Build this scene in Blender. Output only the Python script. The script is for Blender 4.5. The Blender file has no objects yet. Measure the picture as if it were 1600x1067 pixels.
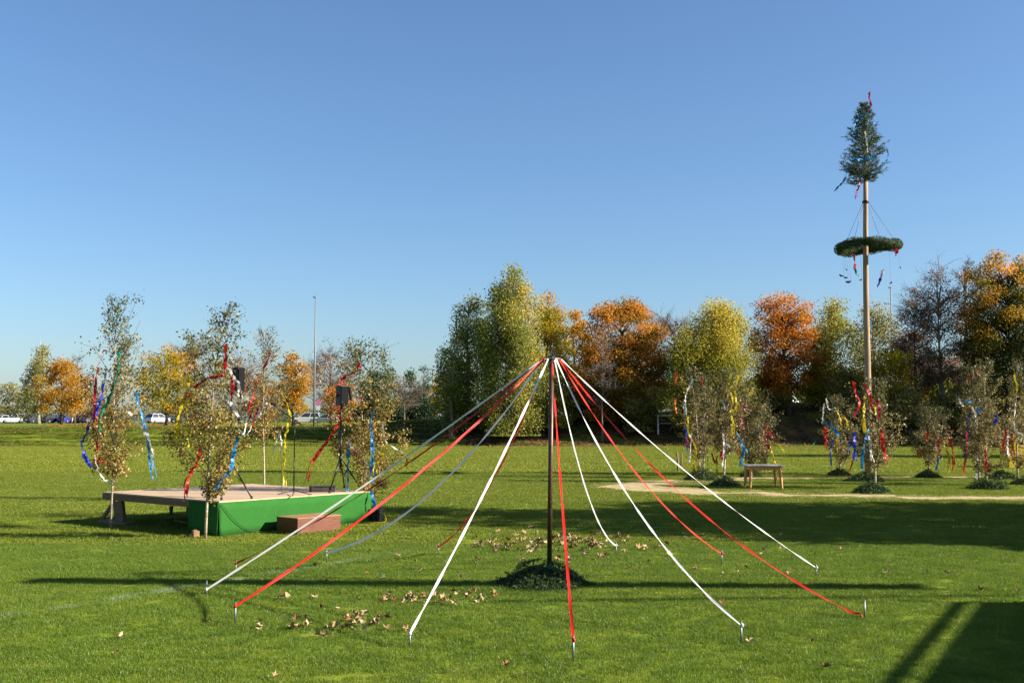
import bpy, math, random
import numpy as np
from mathutils import Vector, Matrix, Euler

R = math.radians
scene = bpy.context.scene
col = scene.collection

# ------------------------------------------------------------------ camera, light, exposure
F = 1700.0                      # focal length in pixels of the 1600 wide photograph
CX, CY, HZ = 800.0, 533.5, 655.0
EYE = Vector((0.0, 0.0, 2.0))
PITCH = math.atan((HZ - CY) / F)
cam_data = bpy.data.cameras.new('camera')
cam_data.sensor_width = 36.0
cam_data.lens = F / 1600.0 * 36.0
cam_data.clip_start, cam_data.clip_end = 0.1, 9000.0
cam = bpy.data.objects.new('camera', cam_data)
cam.location = EYE
cam.rotation_euler = (R(90) + PITCH, 0, 0)
col.objects.link(cam)
scene.camera = cam

SUN_EL, SUN_ROT = 27.0, 99.0
world = bpy.data.worlds.new('World')
scene.world = world
world.use_nodes = True
nt = world.node_tree
sky = nt.nodes.new('ShaderNodeTexSky')
sky.sky_type = 'NISHITA'
sky.sun_disc = False
sky.sun_elevation = R(SUN_EL)
sky.sun_rotation = R(SUN_ROT)
sky.air_density = 1.2
sky.altitude = 1000.0
sky.dust_density = 1.8
sky.ozone_density = 6.2
bg = nt.nodes['Background']
bg.inputs['Strength'].default_value = 0.060
nt.links.new(sky.outputs[0], bg.inputs['Color'])

sun_data = bpy.data.lights.new('sun', 'SUN')
sun_data.energy = 5.0
sun_data.angle = R(0.5)
sun_data.color = (1.0, 0.92, 0.78)
sun = bpy.data.objects.new('sun', sun_data)
SUN = Vector((math.sin(R(SUN_ROT)) * math.cos(R(SUN_EL)), math.cos(R(SUN_ROT)) * math.cos(R(SUN_EL)), math.sin(R(SUN_EL))))
sun.rotation_euler = (-SUN).to_track_quat('-Z', 'Y').to_euler()
sun.location = SUN * 60
col.objects.link(sun)

scene.view_settings.view_transform = 'Standard'
scene.view_settings.look = 'None'
scene.view_settings.gamma = 1.0
scene.view_settings.use_curve_mapping = False
scene.view_settings.exposure = 1.5
scene.cycles.use_denoising = True
scene.cycles.max_bounces = 6
scene.cycles.diffuse_bounces = 3
scene.cycles.transmission_bounces = 4
scene.cycles.transparent_max_bounces = 6

# ------------------------------------------------------------------ pixel helpers
_c, _s = math.cos(PITCH), math.sin(PITCH)
def ray(px, py):
    v = CY - py
    fw = F * _c - v * _s
    return Vector(((px - CX) / fw, 1.0, (F * _s + v * _c) / fw))
def P(px, py, Y):
    return EYE + ray(px, py) * Y
def G(px, py, z=0.0):
    d = ray(px, py)
    return EYE + d * ((z - EYE.z) / d.z)

def lerp(a, b, t): return a + (b - a) * t
def smooth(t):
    t = min(1.0, max(0.0, t)); return t * t * (3 - 2 * t)

TOPS_U = [-0.9, -0.17, -0.09, 0.0, 0.12, 0.24, 0.9]
TOPS_Z = [1.3, 1.3, 1.8, 2.1, 2.4, 3.3, 3.5]
FIELD_END, BANK_END = 81.0, 91.0
def terrain(x, y):
    if y <= FIELD_END: return 0.0
    u = x / y
    top = float(np.interp(u, TOPS_U, TOPS_Z))
    return top * smooth((y - FIELD_END) / (BANK_END - FIELD_END))

# ------------------------------------------------------------------ object helpers
def tag(o, label=None, cat=None, group=None, kind=None):
    if label: o['label'] = label
    if cat: o['category'] = cat
    if group: o['group'] = group
    if kind: o['kind'] = kind
    return o
def empty(name, label, cat, loc=(0, 0, 0), rz=0.0, group=None):
    o = bpy.data.objects.new(name, None)
    o.empty_display_size = 0.2
    col.objects.link(o)
    o.location = loc
    o.rotation_euler = (0, 0, rz)
    return tag(o, label, cat, group)
def link_mesh(name, me, parent=None, loc=(0, 0, 0), rot=(0, 0, 0), scale=None):
    o = bpy.data.objects.new(name, me)
    col.objects.link(o)
    o.parent = parent
    o.location = loc
    o.rotation_euler = rot
    if scale is not None: o.scale = scale
    return o

def frame_of(t):
    t = t.normalized()
    a = Vector((0, 0, 1)) if abs(t.z) < 0.9 else Vector((1, 0, 0))
    u = t.cross(a).normalized()
    return u, t.cross(u).normalized()

class MB:
    def __init__(self): self.v, self.f, self.m = [], [], []
    def add(self, vs, fs, mi=0):
        b = len(self.v)
        self.v += [tuple(v) for v in vs]
        self.f += [tuple(b + i for i in f) for f in fs]
        self.m += [mi] * len(fs)
        return self
    def box(self, c, s, rot=None, mi=0, taper=1.0):
        c = Vector(c); vs = []
        for z in (-.5, .5):
            k = taper if z > 0 else 1.0
            for x, y in ((-.5, -.5), (.5, -.5), (.5, .5), (-.5, .5)):
                p = Vector((x * s[0] * k, y * s[1] * k, z * s[2]))
                if rot is not None: p = rot @ p
                vs.append(c + p)
        return self.add(vs, [(3, 2, 1, 0), (4, 5, 6, 7), (0, 1, 5, 4), (1, 2, 6, 5), (2, 3, 7, 6), (3, 0, 4, 7)], mi)
    def beam(self, a, b, w, h, mi=0):
        a, b = Vector(a), Vector(b)
        u, v = frame_of(b - a)
        vs = []
        for p in (a, b):
            for i, j in ((-.5, -.5), (.5, -.5), (.5, .5), (-.5, .5)):
                vs.append(p + u * (i * w) + v * (j * h))
        return self.add(vs, [(3, 2, 1, 0), (4, 5, 6, 7), (0, 1, 5, 4), (1, 2, 6, 5), (2, 3, 7, 6), (3, 0, 4, 7)], mi)
    def tube(self, pts, radii, n=6, mi=0, cap=True):
        pts = [Vector(p) for p in pts]
        if not hasattr(radii, '__len__'): radii = [radii] * len(pts)
        vs, fs = [], []
        u0 = None
        for i, p in enumerate(pts):
            t = pts[min(i + 1, len(pts) - 1)] - pts[max(i - 1, 0)]
            if t.length < 1e-9: t = Vector((0, 0, 1))
            if u0 is None: u, v = frame_of(t)
            else:
                tn = t.normalized()
                u = u0 - tn * u0.dot(tn)
                if u.length < 1e-6: u, v = frame_of(t)
                u.normalize(); v = tn.cross(u)
            u0 = u
            for k in range(n):
                a = 2 * math.pi * k / n
                vs.append(p + (u * math.cos(a) + v * math.sin(a)) * radii[i])
        for i in range(len(pts) - 1):
            for k in range(n):
                k2 = (k + 1) % n
                fs.append((i * n + k, i * n + k2, (i + 1) * n + k2, (i + 1) * n + k))
        if cap:
            fs.append(tuple(reversed(range(n))))
            fs.append(tuple((len(pts) - 1) * n + k for k in range(n)))
        return self.add(vs, fs, mi)
    def prism(self, prof, y0, y1, mi=0):
        n = len(prof)
        vs = [(x, y0, z) for x, z in prof] + [(x, y1, z) for x, z in prof]
        fs = [tuple(range(n)), tuple(reversed(range(n, 2 * n)))]
        for i in range(n):
            j = (i + 1) % n
            fs.append((j, i, n + i, n + j))
        return self.add(vs, fs, mi)
    def mesh(self, name, mats, smoothed=False):
        me = bpy.data.meshes.new(name)
        me.from_pydata(self.v, [], self.f)
        if not isinstance(mats, (list, tuple)): mats = [mats]
        for m in mats: me.materials.append(m)
        if len(mats) > 1: me.polygons.foreach_set('material_index', self.m)
        if smoothed: me.polygons.foreach_set('use_smooth', [True] * len(me.polygons))
        me.update()
        return me
    def build(self, name, mats, parent=None, smoothed=False, loc=(0, 0, 0), rot=(0, 0, 0), bevel=0.0):
        o = link_mesh(name, self.mesh(name, mats, smoothed), parent, loc, rot)
        if bevel:
            b = o.modifiers.new('bevel', 'BEVEL'); b.width = bevel; b.segments = 2; b.limit_method = 'ANGLE'
        return o

def np_mesh(name, verts, faces, mat, tint=None):
    """fast mesh from numpy: faces (M,3) or (M,4)"""
    me = bpy.data.meshes.new(name)
    k = faces.shape[1]
    me.vertices.add(len(verts)); me.vertices.foreach_set('co', verts.astype(np.float32).ravel())
    me.loops.add(faces.size); me.loops.foreach_set('vertex_index', faces.astype(np.int32).ravel())
    me.polygons.add(len(faces))
    me.polygons.foreach_set('loop_start', np.arange(0, faces.size, k, dtype=np.int32))
    me.polygons.foreach_set('loop_total', np.full(len(faces), k, dtype=np.int32))
    me.materials.append(mat)
    if tint is not None:
        at = me.attributes.new('tint', 'FLOAT', 'FACE')
        at.data.foreach_set('value', tint.astype(np.float32))
    me.update(calc_edges=True)
    return me

def leaf_quads(rng, cen, size, flat=0.0, aspect=0.7, hang=0.0):
    """a bent leaf-shaped rhombus at each centre"""
    n = len(cen)
    nrm = rng.normal(size=(n, 3)); nrm[:, 2] += flat
    nrm /= np.linalg.norm(nrm, axis=1)[:, None] + 1e-9
    d = rng.normal(size=(n, 3)); d[:, 2] -= hang
    d -= nrm * np.sum(d * nrm, axis=1)[:, None]
    d /= np.linalg.norm(d, axis=1)[:, None] + 1e-9
    w = np.cross(nrm, d)
    s = (np.asarray(size) * np.ones(n))[:, None] * 0.5
    bend = nrm * s * 0.3
    v = np.stack([cen - d * s, cen + w * s * aspect + bend, cen + d * s, cen - w * s * aspect + bend], axis=1).reshape(-1, 3)
    f = np.arange(4 * n).reshape(-1, 4)
    return v, f

# ------------------------------------------------------------------ materials
def new_mat(name):
    m = bpy.data.materials.new(name); m.use_nodes = True
    return m, m.node_tree, m.node_tree.nodes['Principled BSDF']
def mat(name, c, rough=0.6, var=0.15, scale=6.0, metal=0.0, spec=0.35, bump=0.0, stretch=None, c2=None):
    m, t, b = new_mat(name)
    tc = t.nodes.new('ShaderNodeTexCoord')
    mp = t.nodes.new('ShaderNodeMapping')
    if stretch: mp.inputs['Scale'].default_value = stretch
    nz = t.nodes.new('ShaderNodeTexNoise'); nz.inputs['Scale'].default_value = scale; nz.inputs['Detail'].default_value = 5
    rp = t.nodes.new('ShaderNodeValToRGB')
    rp.color_ramp.elements[0].position, rp.color_ramp.elements[1].position = 0.3, 0.7
    a = tuple(x * (1 - var) for x in c); d = tuple(min(1, x * (1 + var)) for x in c)
    if c2: d = c2
    rp.color_ramp.elements[0].color = a + (1,); rp.color_ramp.elements[1].color = tuple(d) + (1,)
    t.links.new(tc.outputs['Object'], mp.inputs['Vector']); t.links.new(mp.outputs[0], nz.inputs['Vector'])
    t.links.new(nz.outputs['Fac'], rp.inputs[0]); t.links.new(rp.outputs[0], b.inputs['Base Color'])
    b.inputs['Roughness'].default_value = rough; b.inputs['Metallic'].default_value = metal
    b.inputs['Specular IOR Level'].default_value = spec
    if bump:
        bp = t.nodes.new('ShaderNodeBump'); bp.inputs['Strength'].default_value = bump; bp.inputs['Distance'].default_value = 0.02
        t.links.new(nz.outputs['Fac'], bp.inputs['Height']); t.links.new(bp.outputs[0], b.inputs['Normal'])
    return m
def leaf_mat(name, stops, trans=0.54, gloss=0.012):
    m, t, b = new_mat(name)
    t.nodes.remove(b)
    out = t.nodes['Material Output']
    at = t.nodes.new('ShaderNodeAttribute'); at.attribute_name = 'tint'
    rp = t.nodes.new('ShaderNodeValToRGB')
    e = rp.color_ramp.elements
    e[0].position, e[0].color = stops[0][0], stops[0][1] + (1,)
    e[1].position, e[1].color = stops[-1][0], stops[-1][1] + (1,)
    for p, c in stops[1:-1]:
        x = e.new(p); x.color = c + (1,)
    t.links.new(at.outputs['Fac'], rp.inputs[0])
    df = t.nodes.new('ShaderNodeBsdfDiffuse'); tr = t.nodes.new('ShaderNodeBsdfTranslucent'); gl = t.nodes.new('ShaderNodeBsdfGlossy')
    gl.inputs['Roughness'].default_value = 0.45
    m1 = t.nodes.new('ShaderNodeMixShader'); m1.inputs[0].default_value = trans
    m2 = t.nodes.new('ShaderNodeMixShader'); m2.inputs[0].default_value = gloss
    t.links.new(rp.outputs[0], df.inputs[0]); t.links.new(rp.outputs[0], tr.inputs[0])
    t.links.new(df.outputs[0], m1.inputs[1]); t.links.new(tr.outputs[0], m1.inputs[2])
    t.links.new(m1.outputs[0], m2.inputs[1]); t.links.new(gl.outputs[0], m2.inputs[2])
    t.links.new(m2.outputs[0], out.inputs[0])
    return m
def paper_mat(name, c, trans=0.3):
    c = tuple(x * 0.68 for x in c)
    m, t, b = new_mat(name)
    t.nodes.remove(b); out = t.nodes['Material Output']
    tc = t.nodes.new('ShaderNodeTexCoord')
    nz = t.nodes.new('ShaderNodeTexNoise'); nz.inputs['Scale'].default_value = 40
    mx = t.nodes.new('ShaderNodeMix'); mx.data_type = 'RGBA'
    mx.inputs['A'].default_value = tuple(x * 0.82 for x in c) + (1,); mx.inputs['B'].default_value = tuple(min(1, x * 1.12) for x in c) + (1,)
    t.links.new(tc.outputs['Object'], nz.inputs['Vector']); t.links.new(nz.outputs['Fac'], mx.inputs['Factor'])
    df = t.nodes.new('ShaderNodeBsdfDiffuse'); tr = t.nodes.new('ShaderNodeBsdfTranslucent')
    m1 = t.nodes.new('ShaderNodeMixShader'); m1.inputs[0].default_value = trans
    gl = t.nodes.new('ShaderNodeBsdfGlossy'); gl.inputs['Roughness'].default_value = 0.4
    m2 = t.nodes.new('ShaderNodeMixShader'); m2.inputs[0].default_value = 0.025
    for n in (df, tr): t.links.new(mx.outputs['Result'], n.inputs[0])
    t.links.new(df.outputs[0], m1.inputs[1]); t.links.new(tr.outputs[0], m1.inputs[2])
    t.links.new(m1.outputs[0], m2.inputs[1]); t.links.new(gl.outputs[0], m2.inputs[2])
    t.links.new(m2.outputs[0], out.inputs[0])
    return m

# grass: shared colour network by world position (species patches, dry spots, worn chalk line)
CHALK = (G(-20, 968), G(330, 912), G(560, 893), G(760, 842))
def grass_colour(t, tint):
    geo = t.nodes.new('ShaderNodeNewGeometry')
    def noise(scale, sc=(1, 1, 1), detail=3):
        mp = t.nodes.new('ShaderNodeMapping'); mp.inputs['Scale'].default_value = sc
        n = t.nodes.new('ShaderNodeTexNoise'); n.inputs['Scale'].default_value = scale; n.inputs['Detail'].default_value = detail
        t.links.new(geo.outputs['Position'], mp.inputs['Vector']); t.links.new(mp.outputs[0], n.inputs['Vector'])
        return n.outputs['Fac']
    def mix(fac, a, b):
        m = t.nodes.new('ShaderNodeMix'); m.data_type = 'RGBA'
        for key, val in (('Factor', fac), ('A', a), ('B', b)):
            if isinstance(val, tuple): m.inputs[key].default_value = val + (1,)
            elif isinstance(val, float): m.inputs[key].default_value = val
            else: t.links.new(val, m.inputs[key])
        return m.outputs['Result']
    def rng_(v, a, b, lo=0.0, hi=1.0):
        n = t.nodes.new('ShaderNodeMapRange'); n.inputs['From Min'].default_value = a; n.inputs['From Max'].default_value = b
        n.inputs['To Min'].default_value = lo; n.inputs['To Max'].default_value = hi
        t.links.new(v, n.inputs['Value']); return n.outputs[0]
    def math_(op, a, b):
        n = t.nodes.new('ShaderNodeMath'); n.operation = op
        for i, val in enumerate((a, b)):
            if isinstance(val, float): n.inputs[i].default_value = val
            else: t.links.new(val, n.inputs[i])
        return n.outputs[0]
    big = rng_(noise(0.22, (0.6, 1, 1)), 0.35, 0.65)
    mid = rng_(noise(1.7, (1, 1, 1), 5), 0.36, 0.64)
    fine = rng_(noise(6.5, (1, 1, 1), 4), 0.40, 0.66)
    c = mix(big, GRASS_A, GRASS_B)
    c = mix(math_('MULTIPLY', mid, 0.75), c, GRASS_C)
    c = mix(math_('MULTIPLY', fine, 0.45), c, GRASS_D)
    dry = rng_(noise(5.0, (1, 1, 1), 5), 0.62, 0.75, 0.0, 0.5)
    c = mix(dry, c, GRASS_DRY)
    if tint is not None:
        c = mix(rng_(tint, 0.0, 1.0, 0.0, 0.55), c, GRASS_TIP)
    # faint worn chalk marking
    sep = t.nodes.new('ShaderNodeSeparateXYZ'); t.links.new(geo.outputs['Position'], sep.inputs[0])
    a, b = CHALK[0], CHALK[3]
    L = ((b.x - a.x) ** 2 + (b.y - a.y) ** 2) ** .5
    nx, ny = -(b.y - a.y) / L, (b.x - a.x) / L
    dist = math_('ADD', math_('ADD', math_('MULTIPLY', sep.outputs[0], float(nx)), math_('MULTIPLY', sep.outputs[1], float(ny))), float(-(a.x * nx + a.y * ny)))
    near = rng_(math_('ABSOLUTE', dist, 0.0), 0.03, 0.17, 1.0, 0.0)
    patch = rng_(noise(2.3, (1, 1, 1), 4), 0.40, 0.66, 0.0, 0.42)
    left = rng_(sep.outputs[0], -3.0, -0.8, 1.0, 0.0)
    c = mix(math_('MULTIPLY', math_('MULTIPLY', near, patch), left), c, (0.42, 0.44, 0.36))
    return c
GRASS_A, GRASS_B, GRASS_C = (0.148, 0.190, 0.015), (0.208, 0.226, 0.022), (0.108, 0.162, 0.014)
GRASS_D = (0.062, 0.115, 0.012)
GRASS_DRY, GRASS_TIP = (0.29, 0.22, 0.06), (0.21, 0.22, 0.028)

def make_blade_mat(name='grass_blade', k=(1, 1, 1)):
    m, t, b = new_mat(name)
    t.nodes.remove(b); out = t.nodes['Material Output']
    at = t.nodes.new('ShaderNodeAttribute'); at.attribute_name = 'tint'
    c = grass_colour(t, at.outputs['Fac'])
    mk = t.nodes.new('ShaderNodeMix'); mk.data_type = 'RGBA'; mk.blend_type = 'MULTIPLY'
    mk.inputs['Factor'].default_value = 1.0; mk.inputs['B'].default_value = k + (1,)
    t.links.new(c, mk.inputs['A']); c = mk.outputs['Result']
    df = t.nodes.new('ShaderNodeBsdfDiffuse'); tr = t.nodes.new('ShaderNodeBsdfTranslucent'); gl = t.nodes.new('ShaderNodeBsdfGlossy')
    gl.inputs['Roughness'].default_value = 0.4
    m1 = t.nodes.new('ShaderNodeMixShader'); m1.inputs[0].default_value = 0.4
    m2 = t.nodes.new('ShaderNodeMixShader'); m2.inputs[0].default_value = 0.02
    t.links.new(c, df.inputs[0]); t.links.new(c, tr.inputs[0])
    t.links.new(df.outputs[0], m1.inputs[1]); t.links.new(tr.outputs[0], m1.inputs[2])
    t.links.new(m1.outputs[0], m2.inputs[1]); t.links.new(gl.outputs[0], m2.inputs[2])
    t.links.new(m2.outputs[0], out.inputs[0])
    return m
def make_field_mat():
    m, t, b = new_mat('turf')
    c = grass_colour(t, None)
    geo = t.nodes.new('ShaderNodeNewGeometry')
    nz = t.nodes.new('ShaderNodeTexNoise'); nz.inputs['Scale'].default_value = 30; nz.inputs['Detail'].default_value = 6
    t.links.new(geo.outputs['Position'], nz.inputs['Vector'])
    bp = t.nodes.new('ShaderNodeBump'); bp.inputs['Strength'].default_value = 0.6; bp.inputs['Distance'].default_value = 0.03
    t.links.new(nz.outputs['Fac'], bp.inputs['Height']); t.links.new(bp.outputs[0], b.inputs['Normal'])
    t.links.new(c, b.inputs['Base Color'])
    b.inputs['Roughness'].default_value = 0.95; b.inputs['Specular IOR Level'].default_value = 0.05
    return m
M = {}
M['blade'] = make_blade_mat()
M['blade_near'] = make_blade_mat('near_darkened_blade', (0.80, 0.97, 0.95))  # near tufts darkened in the colour itself, as seen from close by
M['blade_far'] = make_blade_mat('far_lightened_blade', (1.22, 1.12, 1.15))  # far tufts lightened: the paler grazing view is put into the colour
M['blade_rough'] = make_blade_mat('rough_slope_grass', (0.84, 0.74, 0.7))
M['turf'] = make_field_mat()

def make_bank_mat():
    m, t, b = new_mat('bank_ground')
    geo = t.nodes.new('ShaderNodeNewGeometry')
    c = grass_colour(t, None)
    nz = t.nodes.new('ShaderNodeTexNoise'); nz.inputs['Scale'].default_value = 0.9; nz.inputs['Detail'].default_value = 8
    t.links.new(geo.outputs['Position'], nz.inputs['Vector'])
    rp = t.nodes.new('ShaderNodeValToRGB')
    e = rp.color_ramp.elements
    e[0].position, e[0].color = 0.35, (0.035, 0.034, 0.014, 1)
    e[1].position, e[1].color = 0.7, (0.17, 0.09, 0.035, 1)
    x = e.new(0.52); x.color = (0.085, 0.062, 0.024, 1)
    t.links.new(nz.outputs['Fac'], rp.inputs[0])
    # litter lies under the trees (right of the lawn slope)
    sep = t.nodes.new('ShaderNodeSeparateXYZ'); t.links.new(geo.outputs['Position'], sep.inputs[0])
    mr = t.nodes.new('ShaderNodeMapRange'); mr.inputs['From Min'].default_value = -12; mr.inputs['From Max'].default_value = -6
    t.links.new(sep.outputs[0], mr.inputs['Value'])
    n2 = t.nodes.new('ShaderNodeTexNoise'); n2.inputs['Scale'].default_value = 0.35; n2.inputs['Detail'].default_value = 4
    t.links.new(geo.outputs['Position'], n2.inputs['Vector'])
    m2 = t.nodes.new('ShaderNodeMapRange'); m2.inputs['From Min'].default_value = 0.35; m2.inputs['From Max'].default_value = 0.5
    t.links.new(n2.outputs['Fac'], m2.inputs['Value'])
    mu = t.nodes.new('ShaderNodeMath'); mu.operation = 'MULTIPLY'
    t.links.new(mr.outputs[0], mu.inputs[0]); t.links.new(m2.outputs[0], mu.inputs[1])
    mx = t.nodes.new('ShaderNodeMix'); mx.data_type = 'RGBA'
    t.links.new(mu.outputs[0], mx.inputs['Factor']); t.links.new(c, mx.inputs['A']); t.links.new(rp.outputs[0], mx.inputs['B'])
    t.links.new(mx.outputs['Result'], b.inputs['Base Color'])
    b.inputs['Roughness'].default_value = 0.95; b.inputs['Specular IOR Level'].default_value = 0.05
    bp = t.nodes.new('ShaderNodeBump'); bp.inputs['Strength'].default_value = 0.8; bp.inputs['Distance'].default_value = 0.08
    n3 = t.nodes.new('ShaderNodeTexNoise'); n3.inputs['Scale'].default_value = 8; n3.inputs['Detail'].default_value = 6
    t.links.new(geo.outputs['Position'], n3.inputs['Vector'])
    t.links.new(n3.outputs['Fac'], bp.inputs['Height']); t.links.new(bp.outputs[0], b.inputs['Normal'])
    return m
M['bank'] = make_bank_mat()
M['asphalt'] = mat('asphalt', (0.055, 0.055, 0.058), 0.9, 0.2, 3)
M['sawdust'] = mat('sawdust', (0.36, 0.27, 0.13), 0.95, 0.3, 3.0, spec=0.1, bump=0.5, c2=(0.48, 0.38, 0.20))
M['wood_pale'] = mat('plywood', (0.43, 0.30, 0.19), 0.7, 0.16, 5, stretch=(1, 9, 1), bump=0.1)
M['wood_beam'] = mat('weathered_beam', (0.16, 0.10, 0.055), 0.8, 0.3, 6, stretch=(1, 1, 8), bump=0.2)
M['wood_red'] = mat('reddish_plywood', (0.125, 0.040, 0.020), 0.6, 0.28, 5, stretch=(1, 1, 7), bump=0.08)
M['wood_edge'] = mat('pale_brown_wood', (0.26, 0.14, 0.068), 0.7, 0.2, 8)
M['wood_table'] = mat('honey_wood', (0.42, 0.21, 0.07), 0.5, 0.2, 8, stretch=(4, 4, 1))
M['wood_pole'] = mat('peeled_log', (0.29, 0.19, 0.115), 0.75, 0.3, 3, stretch=(6, 6, 0.6), bump=0.15)
M['table_top'] = mat('grey_laminate', (0.26, 0.27, 0.25), 0.5, 0.08, 5)
M['skirt'] = mat('green_cloth', (0.022, 0.105, 0.018), 0.9, 0.1, 30, spec=0.1)
M['black'] = mat('black_plastic', (0.012, 0.012, 0.014), 0.5, 0.2, 12)
M['black_grille'] = mat('black_grille', (0.008, 0.008, 0.009), 0.9, 0.5, 160, spec=.1)
M['black_metal'] = mat('black_metal', (0.014, 0.014, 0.015), 0.35, 0.1, 10, metal=0.6)
M['steel'] = mat('zinc_steel', (0.20, 0.20, 0.21), 0.5, 0.15, 20, metal=0.9)
M['mast'] = mat('grey_mast', (0.17, 0.175, 0.18), 0.6, 0.1, 5, metal=0.1)
M['rust_pole'] = mat('brown_steel', (0.085, 0.045, 0.028), 0.42, 0.35, 14, metal=0.4, bump=0.05)
M['goal'] = mat('goal_aluminium', (0.7, 0.71, 0.72), 0.45, 0.08, 5, metal=0.2)
M['crate'] = mat('dark_crate', (0.05, 0.043, 0.04), 0.8, 0.4, 10, bump=0.2)
M['yellow_board'] = mat('yellow_board', (0.62, 0.40, 0.02), 0.5, 0.12, 3)
M['bark'] = mat('dark_bark', (0.055, 0.04, 0.028), 0.95, 0.35, 7, stretch=(1, 1, .3), bump=0.4)
M['bark_grey'] = mat('grey_bark', (0.13, 0.11, 0.095), 0.95, 0.3, 7, stretch=(1, 1, .3), bump=0.3)
M['bark_birch'] = mat('birch_bark', (0.16, 0.13, 0.10), 0.8, 0.3, 5, stretch=(1, 1, 3), c2=(0.52, 0.47, 0.40), bump=0.1)
M['bark_sap'] = mat('young_birch_bark', (0.26, 0.17, 0.10), 0.75, 0.3, 6, stretch=(1, 1, 3), c2=(0.58, 0.46, 0.33))
M['twig'] = mat('twig', (0.085, 0.05, 0.032), 0.85, 0.25, 6)
M['white_wall'] = mat('white_render', (0.72, 0.71, 0.68), 0.9, 0.06, 2)
M['roof'] = mat('brown_roof', (0.10, 0.06, 0.045), 0.85, 0.25, 4, stretch=(1, 6, 6))
M['glass'] = mat('dark_glass', (0.03, 0.035, 0.045), 0.12, 0.2, 2, spec=0.8)
M['tyre'] = mat('tyre', (0.015, 0.015, 0.016), 0.8)
M['needle'] = leaf_mat('spruce_needles', [(0.0, (0.024, 0.045, 0.018)), (0.5, (0.049, 0.084, 0.029)), (1.0, (0.115, 0.147, 0.058))], 0.12, 0.012)
M['needle_blue'] = leaf_mat('blue_green_needles', [(0.0, (0.035, 0.065, 0.042)), (0.5, (0.075, 0.115, 0.07)), (1.0, (0.18, 0.21, 0.14))], 0.15, 0.015)
M['conifer'] = leaf_mat('conifer_needles', [(0.0, (0.02, 0.042, 0.024)), (1.0, (0.06, 0.10, 0.045))], 0.2)
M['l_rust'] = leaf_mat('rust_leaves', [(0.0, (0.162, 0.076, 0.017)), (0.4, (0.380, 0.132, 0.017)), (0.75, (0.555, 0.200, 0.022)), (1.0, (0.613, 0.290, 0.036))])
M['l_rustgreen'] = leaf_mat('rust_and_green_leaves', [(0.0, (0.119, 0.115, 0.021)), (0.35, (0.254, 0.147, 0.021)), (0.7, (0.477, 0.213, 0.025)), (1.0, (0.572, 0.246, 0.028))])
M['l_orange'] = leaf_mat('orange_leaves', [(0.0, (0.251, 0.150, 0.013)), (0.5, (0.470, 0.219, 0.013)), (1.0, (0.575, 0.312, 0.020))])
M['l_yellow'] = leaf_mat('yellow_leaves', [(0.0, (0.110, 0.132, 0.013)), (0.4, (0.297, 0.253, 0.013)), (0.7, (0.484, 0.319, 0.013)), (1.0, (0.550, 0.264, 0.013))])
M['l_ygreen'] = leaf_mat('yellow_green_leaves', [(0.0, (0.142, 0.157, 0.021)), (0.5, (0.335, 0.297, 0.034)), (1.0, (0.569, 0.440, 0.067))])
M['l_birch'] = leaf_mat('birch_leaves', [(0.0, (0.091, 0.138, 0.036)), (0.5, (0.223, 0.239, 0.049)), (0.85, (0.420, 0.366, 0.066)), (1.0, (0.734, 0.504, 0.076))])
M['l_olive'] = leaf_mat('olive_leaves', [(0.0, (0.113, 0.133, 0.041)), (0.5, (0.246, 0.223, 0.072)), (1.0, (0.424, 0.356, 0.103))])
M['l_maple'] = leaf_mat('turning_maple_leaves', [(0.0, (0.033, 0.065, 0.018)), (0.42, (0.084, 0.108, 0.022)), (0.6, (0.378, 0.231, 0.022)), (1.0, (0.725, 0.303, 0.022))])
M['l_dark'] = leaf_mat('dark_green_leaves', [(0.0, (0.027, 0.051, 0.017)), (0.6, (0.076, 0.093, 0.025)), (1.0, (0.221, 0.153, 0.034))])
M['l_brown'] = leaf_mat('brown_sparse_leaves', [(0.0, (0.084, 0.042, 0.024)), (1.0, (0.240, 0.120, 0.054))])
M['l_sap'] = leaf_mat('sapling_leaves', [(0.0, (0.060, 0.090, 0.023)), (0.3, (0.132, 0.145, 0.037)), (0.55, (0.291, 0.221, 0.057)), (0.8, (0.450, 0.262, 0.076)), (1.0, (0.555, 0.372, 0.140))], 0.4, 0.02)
M['l_sapgreen'] = leaf_mat('sapling_green_leaves', [(0.0, (0.07, 0.085, 0.03)), (0.4, (0.13, 0.125, 0.045)), (0.7, (0.25, 0.18, 0.075)), (1.0, (0.42, 0.30, 0.14))], 0.45, 0.02)
DRY = [mat('dry_leaf_tan', (0.26, 0.165, 0.075), 0.8, 0.25, 20), mat('dry_leaf_pale', (0.34, 0.245, 0.13), 0.8, 0.25, 20), mat('dry_leaf_rust', (0.20, 0.085, 0.03), 0.8, 0.3, 20)]
PAPER = {k: paper_mat(k + '_paper', c) for k, c in dict(
    red=(0.62, 0.03, 0.025), crimson=(0.50, 0.02, 0.05), white=(0.78, 0.77, 0.72), yellow=(0.72, 0.55, 0.02), blue=(0.02, 0.27, 0.62),
    royal=(0.03, 0.055, 0.50), navy=(0.03, 0.03, 0.22), green=(0.01, 0.20, 0.09), orange=(0.62, 0.13, 0.02), pink=(0.62, 0.06, 0.16), purple=(0.12, 0.05, 0.30)).items()}
RIB = {'white': paper_mat('white_satin', (0.80, 0.80, 0.78), 0.12), 'red': paper_mat('red_satin', (0.66, 0.025, 0.02), 0.12)}

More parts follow.
